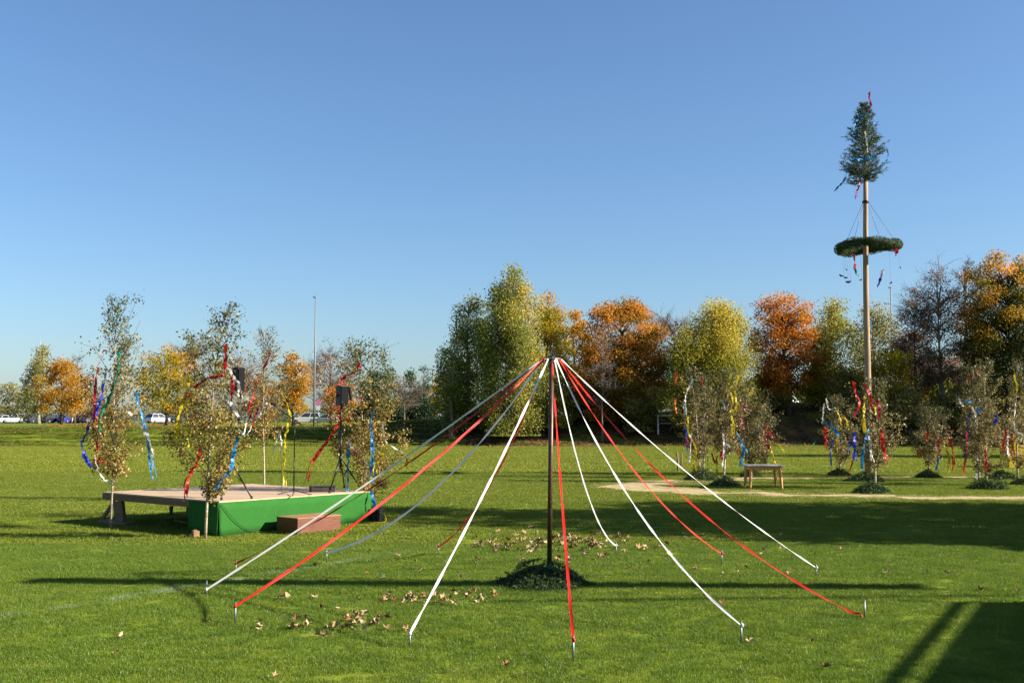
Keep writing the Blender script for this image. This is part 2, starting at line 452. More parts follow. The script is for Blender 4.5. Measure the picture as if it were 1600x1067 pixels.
# ------------------------------------------------------------------ ground
def sheet(name, xs, ys, zf, m):
    nx, ny = len(xs), len(ys)
    v = np.array([(x, y, zf(x, y)) for y in ys for x in xs])
    f = np.array([(j * nx + i, j * nx + i + 1, (j + 1) * nx + i + 1, (j + 1) * nx + i) for j in range(ny - 1) for i in range(nx - 1)])
    me = np_mesh(name, v, f, m)
    me.polygons.foreach_set('use_smooth', [True] * len(me.polygons))
    o = link_mesh(name, me)
    o['kind'] = 'structure'
    return o
sheet('sports_field', [-400, -60, -30, 0, 30, 60, 400], [-300, -40, 0, 20, 40, 60, FIELD_END], lambda x, y: 0.0, M['turf'])
_rb = random.Random(5)
def bank_z(x, y):
    k = math.sin(x * 1.3) * 0.05 + math.sin(x * 0.37 + y) * 0.08
    return terrain(x, y) + (k if FIELD_END + 0.5 < y < 94 else 0)
sheet('embankment', list(np.linspace(-80, 80, 129)) , list(np.linspace(FIELD_END, 95, 15)), bank_z, M['bank'])
for nm, xs in (('embankment_side', (-420, -80)), ('embankment_side', (80, 420))):
    sheet(nm, list(np.linspace(xs[0], xs[1], 20)), list(np.linspace(FIELD_END, 95, 15)), bank_z, M['bank'])
def plain(x, y):
    return terrain(x, y) if y < 400 else terrain(x / y * 400, 400)
sheet('grass_plain', [-3000, -1200, -500] + list(np.linspace(-420, 420, 60)) + [500, 1200, 3000], [95, 100, 110, 125, 150, 180, 220, 280, 400, 900, 3500], plain, M['turf'])
sheet('parking_lot', list(np.linspace(-150, -28, 30)), [188, 200, 212, 225], lambda x, y: terrain(x, y) + 0.012, M['asphalt'])
sheet('access_road', list(np.linspace(-120, 10, 30)), [112, 114, 116], lambda x, y: terrain(x, y) + 0.012, M['asphalt'])

# sawdust running track round the tall maypole
TR_C, TR_A, TR_B = (15.5, 32.8), 11.9, 5.0
def track_half(a):
    # wider on the worn left end, thin along the far side
    left = max(0.0, -math.cos(a)); far = max(0.0, math.sin(a)); near = max(0.0, -math.sin(a))
    return 0.40 + 0.75 * left ** 2 + 0.30 * near + 0.15 * far
def on_track(x, y):
    ex, ey = (x - TR_C[0]) / TR_A, (y - TR_C[1]) / TR_B
    r = math.hypot(ex, ey); a = math.atan2(ey, ex)
    px, py = TR_C[0] + math.cos(a) * TR_A, TR_C[1] + math.sin(a) * TR_B
    return math.hypot(x - px, y - py) < track_half(a) * 0.8
rt = random.Random(11)
vs, fs = [], []
NT = 420
ja = [0.0] * NT; jb = [0.0] * NT
for i in range(NT):
    ja[i] = lerp(ja[i - 1], rt.uniform(-.5, .5), 0.6); jb[i] = lerp(jb[i - 1], rt.uniform(-.5, .5), 0.6)
for i in range(NT):
    a = 2 * math.pi * i / NT
    p = Vector((TR_C[0] + math.cos(a) * TR_A, TR_C[1] + math.sin(a) * TR_B, 0.006))
    n = Vector((math.cos(a) / TR_A, math.sin(a) / TR_B, 0)).normalized()
    h = track_half(a) * 1.1
    vs += [p - n * (h * (1 + ja[i])), p, p + n * (h * (1 + jb[i]))]
for i in range(NT):
    j = (i + 1) % NT
    fs += [(3 * i, 3 * j, 3 * j + 1, 3 * i + 1), (3 * i + 1, 3 * j + 1, 3 * j + 2, 3 * i + 2)]
mb = MB(); mb.add(vs, fs)
o = mb.build('sawdust_path', M['sawdust']); o['kind'] = 'structure'

# ------------------------------------------------------------------ grass (instanced tufts on points, one stuff object)
def make_tuft(name, size, n, h, w, seed, m='blade'):
    r = np.random.default_rng(seed)
    b = np.c_[r.uniform(-size / 2, size / 2, (n, 2)), np.zeros(n)]
    # clumping
    b[:, :2] += 0.02 * np.sin(b[:, [1, 0]] * 23 + seed)
    ang = r.uniform(0, 2 * np.pi, n)
    hh = h * r.uniform(0.45, 1.25, n)
    lean = r.normal(0, 0.45, (n, 2)) * hh[:, None]
    d = np.c_[np.cos(ang), np.sin(ang), np.zeros(n)] * (w * r.uniform(0.6, 1.2, n))[:, None] / 2
    tip = b + np.c_[lean, hh]
    mid = b + np.c_[lean * 0.3, hh * 0.55]
    v = np.stack([b - d, b + d, mid + d * 0.8, tip, mid - d * 0.8], axis=1).reshape(-1, 3)
    v[:, 2] -= 0.004
    i = np.arange(n) * 5
    quad = np.c_[i, i + 1, i + 2, i + 4]
    tri = np.c_[i + 4, i + 2, i + 3, i + 3]
    me = bpy.data.meshes.new(name)
    faces = [tuple(q) for q in quad] + [tuple(q[:3]) for q in tri]
    me.from_pydata(v.tolist(), [], faces)
    tn = r.uniform(0, 1, n) ** 1.6
    at = me.attributes.new('tint', 'FLOAT', 'FACE')
    at.data.foreach_set('value', np.concatenate([tn, tn]).astype(np.float32))
    me.materials.append(M[m])
    return bpy.data.objects.new(name, me)
def grass(name, tufts, pts, seed):
    c = bpy.data.collections.new(name + '_tufts')
    for t in tufts: c.objects.link(t)
    me = bpy.data.meshes.new(name)
    me.from_pydata([tuple(p) for p in pts], [], [])
    o = link_mesh(name, me)
    o['kind'] = 'stuff'
    g = bpy.data.node_groups.new(name, 'GeometryNodeTree')
    g.interface.new_socket('Geometry', in_out='INPUT', socket_type='NodeSocketGeometry')
    g.interface.new_socket('Geometry', in_out='OUTPUT', socket_type='NodeSocketGeometry')
    N = g.nodes.new
    gi, go = N('NodeGroupInput'), N('NodeGroupOutput')
    ci = N('GeometryNodeCollectionInfo'); ci.inputs['Collection'].default_value = c
    ci.inputs['Separate Children'].default_value = True; ci.inputs['Reset Children'].default_value = True
    ip = N('GeometryNodeInstanceOnPoints'); ip.inputs['Pick Instance'].default_value = True
    ri = N('FunctionNodeRandomValue'); ri.data_type = 'INT'
    for s in ri.inputs:
        if s.enabled and s.name == 'Max' and s.type == 'INT': s.default_value = len(tufts) - 1
        if s.enabled and s.name == 'Min' and s.type == 'INT': s.default_value = 0
    rr = N('FunctionNodeRandomValue'); rr.data_type = 'FLOAT'
    for s in rr.inputs:
        if s.type == 'VALUE' and s.name == 'Max': s.default_value = 6.2832
        if s.name == 'Seed': s.default_value = seed
    cx = N('ShaderNodeCombineXYZ')
    rs = N('FunctionNodeRandomValue'); rs.data_type = 'FLOAT'
    for s in rs.inputs:
        if s.type == 'VALUE' and s.name == 'Min': s.default_value = 0.85
        if s.type == 'VALUE' and s.name == 'Max': s.default_value = 1.2
        if s.name == 'Seed': s.default_value = seed + 3
    def outp(n, typ): return [x for x in n.outputs if x.enabled and x.type == typ][0]
    L = g.links.new
    L(gi.outputs[0], ip.inputs['Points']); L(ci.outputs[0], ip.inputs['Instance'])
    L(outp(ri, 'INT'), ip.inputs['Instance Index'])
    L(outp(rr, 'VALUE'), cx.inputs['Z']); L(cx.outputs[0], ip.inputs['Rotation'])
    L(outp(rs, 'VALUE'), ip.inputs['Scale'])
    L(ip.outputs[0], go.inputs[0])
    md = o.modifiers.new('grass', 'NODES'); md.node_group = g
    return o
rg = random.Random(3)
def grid_pts(y0, y1, step, margin, right=None):
    out = []
    y = y0
    while y < y1:
        hw = 0.475 * y + margin
        x = -hw
        while x < (hw if right is None else right):
            X, Y = x + rg.uniform(-.25, .25) * step, y + rg.uniform(-.25, .25) * step
            if not on_track(X, Y): out.append((X, Y, terrain(X, Y)))
            x += step
        y += step
    return out
grass('grass', [make_tuft('tuft', 0.62, 2500, 0.033, 0.0036, k, 'blade_near') for k in range(3)], grid_pts(5.5, 18, 0.5, 2.5), 1)
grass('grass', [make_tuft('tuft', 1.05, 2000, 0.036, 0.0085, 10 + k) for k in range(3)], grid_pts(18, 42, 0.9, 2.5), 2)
grass('grass', [make_tuft('tuft', 2.1, 1700, 0.045, 0.026, 20 + k, 'blade_far') for k in range(3)], grid_pts(42, 80.4, 1.9, 4), 5)
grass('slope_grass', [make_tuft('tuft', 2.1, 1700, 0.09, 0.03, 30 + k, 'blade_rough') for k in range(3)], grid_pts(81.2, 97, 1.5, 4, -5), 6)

# ------------------------------------------------------------------ trees
PROFILE = {
    'round': lambda t: max(0.0, 1 - abs((t - 0.40) / (0.60 if t > 0.40 else 0.52)) ** 2.5) ** 0.55,
    'birch': lambda t: min(1.0, (t + 0.05) / 0.22) ** 0.6 * max(0.0, 1 - t) ** 0.62 * 1.05,
    'oval': lambda t: max(0.0, 1 - abs((t - 0.34) / (0.66 if t > 0.34 else 0.60)) ** 2.1) ** 0.62,
    'spire': lambda t: min(1.0, (t + 0.03) / 0.2) * max(0.0, 1 - t) ** 0.8,
    'cone': lambda t: min(1.0, (t + 0.05) / 0.08) * max(0.0, 1 - t) ** 0.9,
    'vase': lambda t: min(1.0, 0.35 + t * 1.1) * max(0.0, 1 - t ** 4) ** 0.5,
}
TREE_NAME = dict(rust='maple_tree', maple='maple_tree', orange='maple_tree', yellow='maple_tree')
def bg_tree(name, label, x, y, h, w, crown_base, leaf, prof='round', bark='bark', seed=1, clumps=60, n=9000, ls=0.18,
            bare=False, droop=0.0, spread=0.15, trunk_r=None, grad=0.25, trunk_show=True, group='trees along the embankment', tb=0.0, asp=0.8):
    rng = np.random.default_rng(seed); rd = random.Random(seed)
    z0 = terrain(x, y)
    root = empty(name, label, 'tree', (x, y, z0 - 0.05), 0, group)
    tr = trunk_r or max(0.09, 0.02 * h)
    wood = MB()
    ch = h - crown_base
    pf = PROFILE[prof]
    # trunk to near the top
    top_k = 0.92 if prof in ('cone', 'spire', 'birch') else 0.75
    tp = []
    wob = [0.0, 0.0]
    for i in range(8):
        t = i / 7
        wob[0] += rd.uniform(-.02, .02) * h * .5; wob[1] += rd.uniform(-.02, .02) * h * .5
        k = min(1.0, t * 2)
        tp.append(Vector((wob[0] * k, wob[1] * k, h * top_k * t)))
    wood.tube(tp, [tr * (1.35 if i == 0 else 1.0) * (1 - 0.88 * i / 7) for i in range(8)], 7)
    def trunk_at(z):
        t = min(1.0, max(0.0, z / (h * top_k))) * 7
        i = min(6, int(t)); return tp[i].lerp(tp[i + 1], t - i)
    cens, tints, rads = [], [], []
    k = 0
    while len(cens) < clumps and k < clumps * 40:
        k += 1
        t = rd.random()
        r = pf(t) * w / 2
        if rd.random() > (r / (w / 2)) ** 1.2 + 0.05: continue
        a = rd.uniform(0, 2 * math.pi)
        q = (rd.random() ** 0.45)
        rr = r * q * (1 - spread * 0.75) * rd.uniform(0.80, 1.12)
        ax = trunk_at(crown_base + ch * t)
        zc = crown_base + ch * t * (0.97 - spread * .25)
        cens.append(Vector((ax.x + math.cos(a) * rr, ax.y + math.sin(a) * rr, zc)))
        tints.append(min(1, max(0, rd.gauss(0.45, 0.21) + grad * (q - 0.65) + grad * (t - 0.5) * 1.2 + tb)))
        rads.append(w * spread * rd.uniform(0.7, 1.25))
    for c, rad in zip(cens, rads):
        if rd.random() < (1.0 if bare else 0.7):
            drop = (0.5 + 0.35 * rd.random()) * math.hypot(c.x, c.y) if prof not in ('cone',) else 0.1
            b = trunk_at(max(h * 0.12, min(c.z - drop, h * top_k)))
            mid = b.lerp(c, 0.5) + Vector((rd.uniform(-.04, .04) * w, rd.uniform(-.04, .04) * w, 0.04 * w))
            r0 = tr * rd.uniform(0.16, 0.34)
            wood.tube([b, mid, c], [r0, r0 * .6, r0 * .22], 4, cap=False)
        if bare:
            for q in range(rd.randint(9, 14)):
                d = Vector((rd.gauss(0, 1), rd.gauss(0, 1), abs(rd.gauss(0.6, 0.9)))).normalized()
                if c.length > 0: d = (d + Vector((c.x, c.y, 0)).normalized() * 0.6).normalized()
                L = rad * rd.uniform(0.8, 2.0)
                s0 = c + Vector((rd.gauss(0, .25), rd.gauss(0, .25), rd.gauss(0, .25))) * rad
                m = s0 + d * L * .5 + Vector((rd.gauss(0, .1), rd.gauss(0, .1), rd.gauss(0, .1))) * L
                e = s0 + d * L
                tw = 0.00013 * y + 0.006
                wood.tube([s0, m, e], [tw, tw * .8, tw * .4], 3, cap=False)
                for q2 in range(3):
                    d2 = (d + Vector((rd.gauss(0, .6), rd.gauss(0, .6), rd.gauss(0, .6)))).normalized()
                    s2 = m.lerp(e, rd.random())
                    wood.tube([s2, s2 + d2 * L * rd.uniform(.3, .7)], [tw * .6, tw * .3], 3, cap=False)
    wood.build('trunk', M[bark], root, True)
    if n > 0:
        nc = len(cens)
        wt = np.array(rads) ** 2; wt /= wt.sum()
        idx = rng.choice(nc, size=n, p=wt)
        C = np.array([tuple(c) for c in cens])[idx]
        Rr = np.array(rads)[idx][:, None]
        off = rng.normal(size=(n, 3)); off /= np.linalg.norm(off, axis=1)[:, None]
        off *= (rng.random((n, 1)) ** 0.5)
        off[:, 2] *= 0.72
        pos = C + off * Rr * 1.15
        if droop: pos[:, 2] -= np.abs(rng.normal(size=n)) * droop * w * 0.12
        # ragged outline: a few outliers
        out_ = rng.random(n) < 0.04
        pos[out_] += rng.normal(size=(out_.sum(), 3)) * Rr[out_] * 0.28
        pos[:, 2] = np.clip(pos[:, 2], 0.3, None)
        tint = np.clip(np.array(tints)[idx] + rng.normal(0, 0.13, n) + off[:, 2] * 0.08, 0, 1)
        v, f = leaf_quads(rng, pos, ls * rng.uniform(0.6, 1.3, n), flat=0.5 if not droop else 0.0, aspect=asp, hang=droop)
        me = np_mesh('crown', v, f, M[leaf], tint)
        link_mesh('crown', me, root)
    return root

def T(name, label, px, Y, ytop, wpx, ybot, leaf, **kw):
    """tree from its place in the picture: trunk column px, distance Y, crown top row, crown width, crown bottom row"""
    x = (px - CX) / F * Y
    z0 = terrain(x, Y)
    pt = P(px, ytop, Y)
    h = pt.z - z0
    cb = max(0.25, P(px, ybot, Y).z - z0)
    w = wpx / F * Y
    ls = kw.pop('ls', 0.00165 * Y)
    dens = kw.pop('dens', 6.0) * 1.7
    n = kw.pop('n', int(min(60000, dens * w * (h - cb) * 0.75 / ls ** 2)))
    return bg_tree(name, label, x, Y, h, w, cb, leaf, n=n, ls=ls, **kw)

# far left, beyond the car park
T('deciduous_tree', 'grey-green round tree at the far left edge behind the parked cars', 12, 215, 598, 62, 648, 'l_olive', seed=1, clumps=40, dens=4)
T('deciduous_tree', 'low olive tree just left of the tall pale birch by the car park', 38, 190, 612, 48, 650, 'l_olive', seed=2, clumps=30, dens=4)
T('birch_tree', 'tall pale birch with thin crown left of the orange maple', 62, 165, 520, 62, 640, 'l_olive', prof='birch', bark='bark_birch', seed=3, clumps=60, dens=4.2, droop=1.2, spread=0.17)
T('maple_tree', 'bright orange round maple on the grass by the parked cars', 98, 145, 560, 86, 645, 'l_orange', seed=4, clumps=70, dens=6, grad=0.3)
T('deciduous_tree', 'half bare reddish tree behind the bright orange maple', 118, 190, 555, 50, 640, 'l_brown', prof='vase', seed=5, clumps=30, dens=0.8, bare=True, bark='twig')
T('deciduous_tree', 'small brown tree between the orange maple and the leftmost sapling', 150, 180, 602, 60, 652, 'l_brown', seed=6, clumps=36, dens=3)
T('maple_tree', 'golden yellow maple between the two left saplings', 262, 128, 533, 98, 640, 'l_yellow', seed=7, clumps=70, dens=6, grad=0.45, bark='bark')
T('deciduous_tree', 'bare brown tree behind the golden maple', 305, 165, 527, 70, 630, 'l_brown', prof='vase', seed=8, clumps=36, dens=0.5, bare=True, bark='twig')
T('deciduous_tree', 'thin reddish tree behind the second sapling', 375, 150, 555, 80, 640, 'l_rust', prof='oval', seed=9, clumps=40, dens=1.6, bare=True, bark='twig')
T('maple_tree', 'low rust red tree behind the third sapling', 415, 160, 590, 66, 652, 'l_rust', seed=10, clumps=40, dens=3)
T('maple_tree', 'upright orange tree left of the tall lamp mast', 459, 98, 546, 68, 642, 'l_orange', prof='oval', seed=12, clumps=70, dens=6, grad=0.2, tb=-0.05)
T('deciduous_tree', 'bare fan shaped tree right of the tall lamp mast', 518, 150, 550, 86, 640, 'l_rust', prof='vase', seed=13, clumps=46, dens=0.7, bare=True, bark='twig')
T('maple_tree', 'low orange brown tree under the bare fan shaped tree', 535, 135, 592, 66, 652, 'l_rust', seed=14, clumps=40, dens=3.5)
T('conifer_tree', 'dark conifer behind the sapling at the right end of the stage', 580, 118, 572, 62, 655, 'conifer', prof='cone', seed=15, clumps=60, dens=6, spread=0.16, grad=0.1)
T('conifer_tree', 'dark pointed conifer left of the grey bare tree', 607, 116, 568, 66, 655, 'conifer', prof='cone', seed=16, clumps=60, dens=6, spread=0.16, grad=0.1)
T('conifer_tree', 'dark conifer behind the grey bare tree', 640, 120, 575, 62, 655, 'conifer', prof='cone', seed=17, clumps=60, dens=6, spread=0.16, grad=0.1)
T('conifer_tree', 'dark conifer beside the short lamp mast', 663, 117, 570, 62, 655, 'conifer', prof='cone', seed=18, clumps=60, dens=6, spread=0.16, grad=0.1)
T('deciduous_tree', 'grey bare tree with pale trunk standing at the edge of the bank', 632, 100, 588, 70, 640, 'l_brown', prof='vase', seed=19, clumps=30, dens=0.5, bare=True, bark='bark_grey')
T('maple_tree', 'small orange tree peeping out left of the big birch', 696, 112, 575, 60, 650, 'l_yellow', seed=20, clumps=40, dens=4, tb=0.1)
# centre group
T('birch_tree', 'left birch of the tall group, with grey-green weeping crown', 733, 86.3, 430, 92, 655, 'l_birch', prof='oval', bark='bark_birch', seed=21, clumps=110, dens=4.6, droop=1.6, spread=0.14, tb=-0.12)
T('birch_tree', 'low dark birch at the left edge of the tall group', 706, 84.3, 505, 74, 662, 'l_birch', prof='oval', bark='bark_birch', seed=22, clumps=70, dens=4.6, droop=1.6, spread=0.15, tb=-0.15)
T('birch_tree', 'tallest birch of the group with white trunk, left of the ribbon pole top', 800, 84.3, 396, 128, 660, 'l_birch', prof='oval', bark='bark_birch', seed=23, clumps=150, n=60000, droop=1.6, spread=0.12, tb=0.06)
T('maple_tree', 'yellow green maple right behind the top of the ribbon pole', 858, 89.3, 448, 108, 648, 'l_yellow', prof='oval', seed=24, clumps=130, dens=6.5, grad=0.4, tb=-0.05)
T('maple_tree', 'orange tree showing behind between the yellow and the rust maple', 898, 120, 478, 70, 640, 'l_orange', seed=25, clumps=50, dens=4.5, tb=-0.05)
T('maple_tree', 'broad rust brown maple with wide round crown right of the ribbon pole', 968, 87.3, 462, 168, 652, 'l_rustgreen', seed=26, clumps=130, n=56000, grad=0.45, spread=0.11)
T('birch_tree', 'thin bare birch with grey stem in front of the rust maple', 940, 83.2, 520, 50, 640, 'l_brown', prof='oval', bark='bark_grey', seed=27, clumps=26, dens=0.5, bare=True, trunk_r=0.09)
T('deciduous_tree', 'bare brown top of a tree behind the lime green willow', 1060, 125, 480, 90, 620, 'l_brown', prof='round', seed=28, clumps=50, dens=1.2, bare=True, bark='twig')
T('willow_tree', 'lime green feathery willow left of the rust round tree', 1122, 85.3, 455, 150, 655, 'l_ygreen', prof='oval', bark='bark_grey', seed=29, clumps=130, n=60000, droop=0.9, spread=0.125, grad=0.4)
T('willow_tree', 'lower olive willow crown on the left side of the lime green willow', 1078, 83.3, 490, 90, 655, 'l_ygreen', prof='oval', bark='bark_grey', seed=30, clumps=70, dens=5, droop=0.9, spread=0.15, tb=-0.22)
T('maple_tree', 'round rust orange tree left of the tall maypole', 1232, 87.3, 447, 122, 610, 'l_rust', seed=31, clumps=190, dens=7.5, grad=0.25, spread=0.12, tb=0.08)
T('birch_tree', 'yellowish birch just left of the tall maypole', 1302, 88.3, 449, 104, 650, 'l_ygreen', prof='oval', bark='bark_birch', seed=32, clumps=120, dens=6, droop=1.3, spread=0.15, tb=-0.12)
T('birch_tree', 'greyish thin birch right behind the tall maypole', 1362, 91.3, 452, 100, 650, 'l_olive', prof='oval', bark='bark_birch', seed=33, clumps=110, dens=4.2, droop=1.3, spread=0.15, tb=0.1)
T('maple_tree', 'low yellow tree under the birches behind the maypole', 1388, 83.2, 530, 90, 630, 'l_yellow', seed=34, clumps=60, dens=3.5, bark='bark', grad=0.1)
T('deciduous_tree', 'nearly bare dark tree left of the tallest bare tree', 1432, 86.3, 440, 80, 620, 'l_brown', prof='oval', seed=35, clumps=50, dens=1.3, bare=True, bark='bark_grey', trunk_r=0.17)
T('deciduous_tree', 'tall nearly bare tree with a few brown leaves left of the big maple', 1474, 83.3, 404, 96, 600, 'l_brown', prof='oval', seed=36, clumps=70, dens=1.6, bare=True, bark='bark_grey', trunk_r=0.2)
T('deciduous_tree', 'thin bare treetop beside the big green and orange maple', 1506, 89.3, 396, 44, 560, 'l_brown', prof='oval', seed=37, clumps=26, dens=0.4, bare=True, bark='twig')
T('maple_tree', 'big maple with dark green crown turning orange at the top right edge', 1572, 83.2, 384, 156, 606, 'l_maple', seed=38, clumps=230, n=64000, grad=0.65, spread=0.105, tb=-0.10)
T('deciduous_tree', 'dark brownish tree filling the gap left of the big maple', 1520, 88.3, 470, 90, 640, 'l_rustgreen', seed=39, clumps=60, dens=4, tb=-0.25)
T('deciduous_tree', 'brown leaved tree under the nearly bare trees', 1425, 90.3, 510, 90, 650, 'l_rustgreen', seed=40, clumps=60, dens=4, tb=-0.2)

# bushes along the bank
BUSH = [(1005, 89, 600, 80, 'l_olive', 'low bush on the bank behind the football goal'),
        (1160, 90, 610, 70, 'l_olive', 'low bush under the lime green willow'),
        (1205, 92, 585, 70, 'l_olive', 'low bush under the round rust orange tree'),
        (1283, 93, 560, 60, 'l_ygreen', 'yellow green bush between the rust tree and the maypole'),
        (1335, 91, 575, 80, 'l_olive', 'low bush on the bank left of the maypole foot'),
        (1420, 87, 600, 110, 'l_olive', 'wide bush on the bank right of the maypole'),
        (1490, 88, 595, 90, 'l_olive', 'low bush under the tall nearly bare tree'),
        (1560, 90, 612, 70, 'l_olive', 'low bush under the big maple'),
        (770, 90, 615, 90, 'l_olive', 'low bush at the feet of the tall birches'),
        (862, 90, 590, 80, 'l_birch', 'green bush under the yellow green maple'),
        (930, 92, 600, 100, 'l_rustgreen', 'brownish bush under the broad rust maple'),
        (720, 90, 625, 60, 'l_olive', 'low bush at the left foot of the tall birches')]
for i, (px, Y, yt, w, lf, lab) in enumerate(BUSH):
    Y -= 4
    x = (px - CX) / F * Y
    z0 = terrain(x, Y); h = P(px, yt, Y).z - z0
    bg_tree('bush', lab, x, Y, h, w / F * Y, 0.2, lf, prof='round', seed=100 + i, clumps=34, n=7500, ls=0.17, group='bushes on the embankment', spread=0.17)

# far hedge row closing the view behind the trees
rngh = np.random.default_rng(77)
def hedge(name, label, px0, px1, Y, h, seed, leaf='l_birch', n=9000):
    r = np.random.default_rng(seed)
    x0, x1 = (px0 - CX) / F * Y, (px1 - CX) / F * Y
    root = empty(name, label, 'hedge', ((x0 + x1) / 2, Y, terrain((x0 + x1) / 2, Y) - 0.1))
    L = x1 - x0
    xx = r.uniform(-L / 2, L / 2, n)
    hh = h * (0.75 + 0.25 * np.sin(xx * 0.9 + seed) * np.sin(xx * 0.31))
    pos = np.c_[xx, r.normal(0, 0.7, n), r.random(n) ** 0.8 * hh]
    v, f = leaf_quads(r, pos, 0.3 * r.uniform(.6, 1.3, n), 0.4)
    link_mesh('foliage', np_mesh('foliage', v, f, M[leaf], np.clip(r.normal(.4, .2, n), 0, 1)), root)
    s = MB()
    for k in range(int(L / 1.2)):
        x = -L / 2 + 1.2 * k + 0.5
        s.tube([(x, 0, 0), (x + 0.1, 0.1, h * .6)], [0.05, 0.02], 5)
    s.build('stem', M['bark'], root)
hedge('hedge', 'dark hedge behind the grey bare tree and the strollers', 560, 760, 200, 4.0, 1, n=9000)
hedge('hedge', 'far hedge behind the parked cars on the left', -40, 300, 260, 5.0, 2, 'l_olive', n=12000)
hedge('hedge', 'far hedge behind the cars near the tall lamp mast', 300, 560, 230, 4.5, 3, n=10000)
hedge('hedge', 'long hedge in the shade behind the right hand trees', 900, 1640, 130, 4.2, 4, n=60000)

# shade trees standing to the right outside the picture
for i, (x, y, h, w) in enumerate([(17.0, 20.4, 12.0, 6.4), (20.0, 17.3, 10.0, 6.0), (23.0, 21.6, 11.5, 6.0), (15.6, 16.9, 4.6, 3.6), (36.5, 57.0, 12.5, 6.0), (50, 77, 14, 9)]):
    bg_tree('maple_tree', ['tall leafy maple outside the right edge nearest the table', 'leafy maple outside the right edge nearest the pavilion', 'leafy maple farther outside the right edge', 'short young maple outside the right edge', 'maple outside the right edge at the far end of the field', 'maple outside the right edge on the bank corner'][i],
            x, y, h, w, h * 0.16, 'l_maple', seed=200 + i, clumps=70, n=9000, ls=0.24, group='shade trees outside the frame')

# ------------------------------------------------------------------ spruce brush piles
def frond_mesh(name, L, seed, n=90, nl=0.05, m='needle'):
    """one cut spruce branch: a woody stem with side twigs full of needle tufts, lying along +X"""
    r = random.Random(seed); rng = np.random.default_rng(seed)
    stems = [([Vector((0, 0, 0)), Vector((L * .5, 0, 0.05 * L)), Vector((L, r.uniform(-.1, .1) * L, -0.03 * L))])]
    for k in range(9):
        t = 0.15 + 0.09 * k
        s = 1 if k % 2 else -1
        a = Vector((L * t, 0, 0.05 * L * (1 - abs(t - .5))))
        e = a + Vector((0.30 * L * (1.1 - t), s * 0.34 * L * (1.15 - t), r.uniform(-.06, .04) * L))
        stems.append([a, a.lerp(e, .5) + Vector((0, 0, .015 * L)), e])
    cs, ds = [], []
    for st in stems:
        ln = (st[-1] - st[0]).length
        for q in range(max(3, int(n * ln / (L * 3.2)))):
            t = r.random()
            p = st[0].lerp(st[1], t * 2) if t < .5 else st[1].lerp(st[2], t * 2 - 1)
            d = (st[-1] - st[0]).normalized()
            o = Vector((r.gauss(0, 1), r.gauss(0, 1), r.gauss(0, 1)))
            o = (o - d * o.dot(d)).normalized()
            cs.append(p); ds.append((d * 0.8 + o * 0.9).normalized())
    v, f = [], []
    for p, d in zip(cs, ds):
        u, w = frame_of(d)
        a = r.uniform(0, 6.28)
        side = (u * math.cos(a) + w * math.sin(a)) * nl * 0.13
        b = len(v)
        v += [tuple(p - side), tuple(p + side), tuple(p + d * nl + side * .3), tuple(p + d * nl - side * .3)]
        f.append((b, b + 1, b + 2, b + 3))
    return np_mesh(name, np.array(v), np.array(f), M[m], rng.random(len(f)))
FROND = [frond_mesh('branch', 0.5, k, 480, 0.034) for k in range(3)]
FROND_FAR = [frond_mesh('branch', 0.75, 10 + k, 170, 0.075) for k in range(2)]
def pile(label, x, y, r, h, n, seed, near=False):
    rd = random.Random(seed)
    root = empty('spruce_branch_pile', label, 'branch pile', (x, y, 0), 0, 'spruce branch piles round the pole and tree feet')
    src = FROND if near else FROND_FAR
    for k in range(n):
        a = rd.uniform(0, 6.283)
        q = rd.random() ** 0.7
        L = 0.5 if near else 0.75
        rr = max(0.0, r * q - L * 0.55)
        z = h * (1 - q) * rd.uniform(0.75, 1.1) + 0.03
        tilt = math.atan2(h, r) * rd.uniform(0.9, 1.25)
        o = link_mesh('branch', src[rd.randrange(len(src))], root, (math.cos(a) * rr, math.sin(a) * rr, z + 0.03),
                      (rd.uniform(-.5, .5), tilt, a + rd.uniform(-.5, .5)), [rd.uniform(.75, 1.15)] * 3)
    # heap of packed twigs under the top branches
    rng = np.random.default_rng(seed)
    m = 5200 if near else 1300
    a = rng.uniform(0, 6.283, m); q = rng.random(m) ** .6
    pos = np.c_[np.cos(a) * q * r * .9, np.sin(a) * q * r * .9, rng.random(m) * h * (1 - q) ** .8 * .95 + 0.01]
    v, f = leaf_quads(rng, pos, (0.06 if near else .12) * rng.uniform(.6, 1.3, m), 0.3, 0.12)
    o = link_mesh('packed_twigs', np_mesh('packed_twigs', v, f, M['needle'], rng.random(m) * .8), root)
    o['kind'] = 'stuff'
    return root

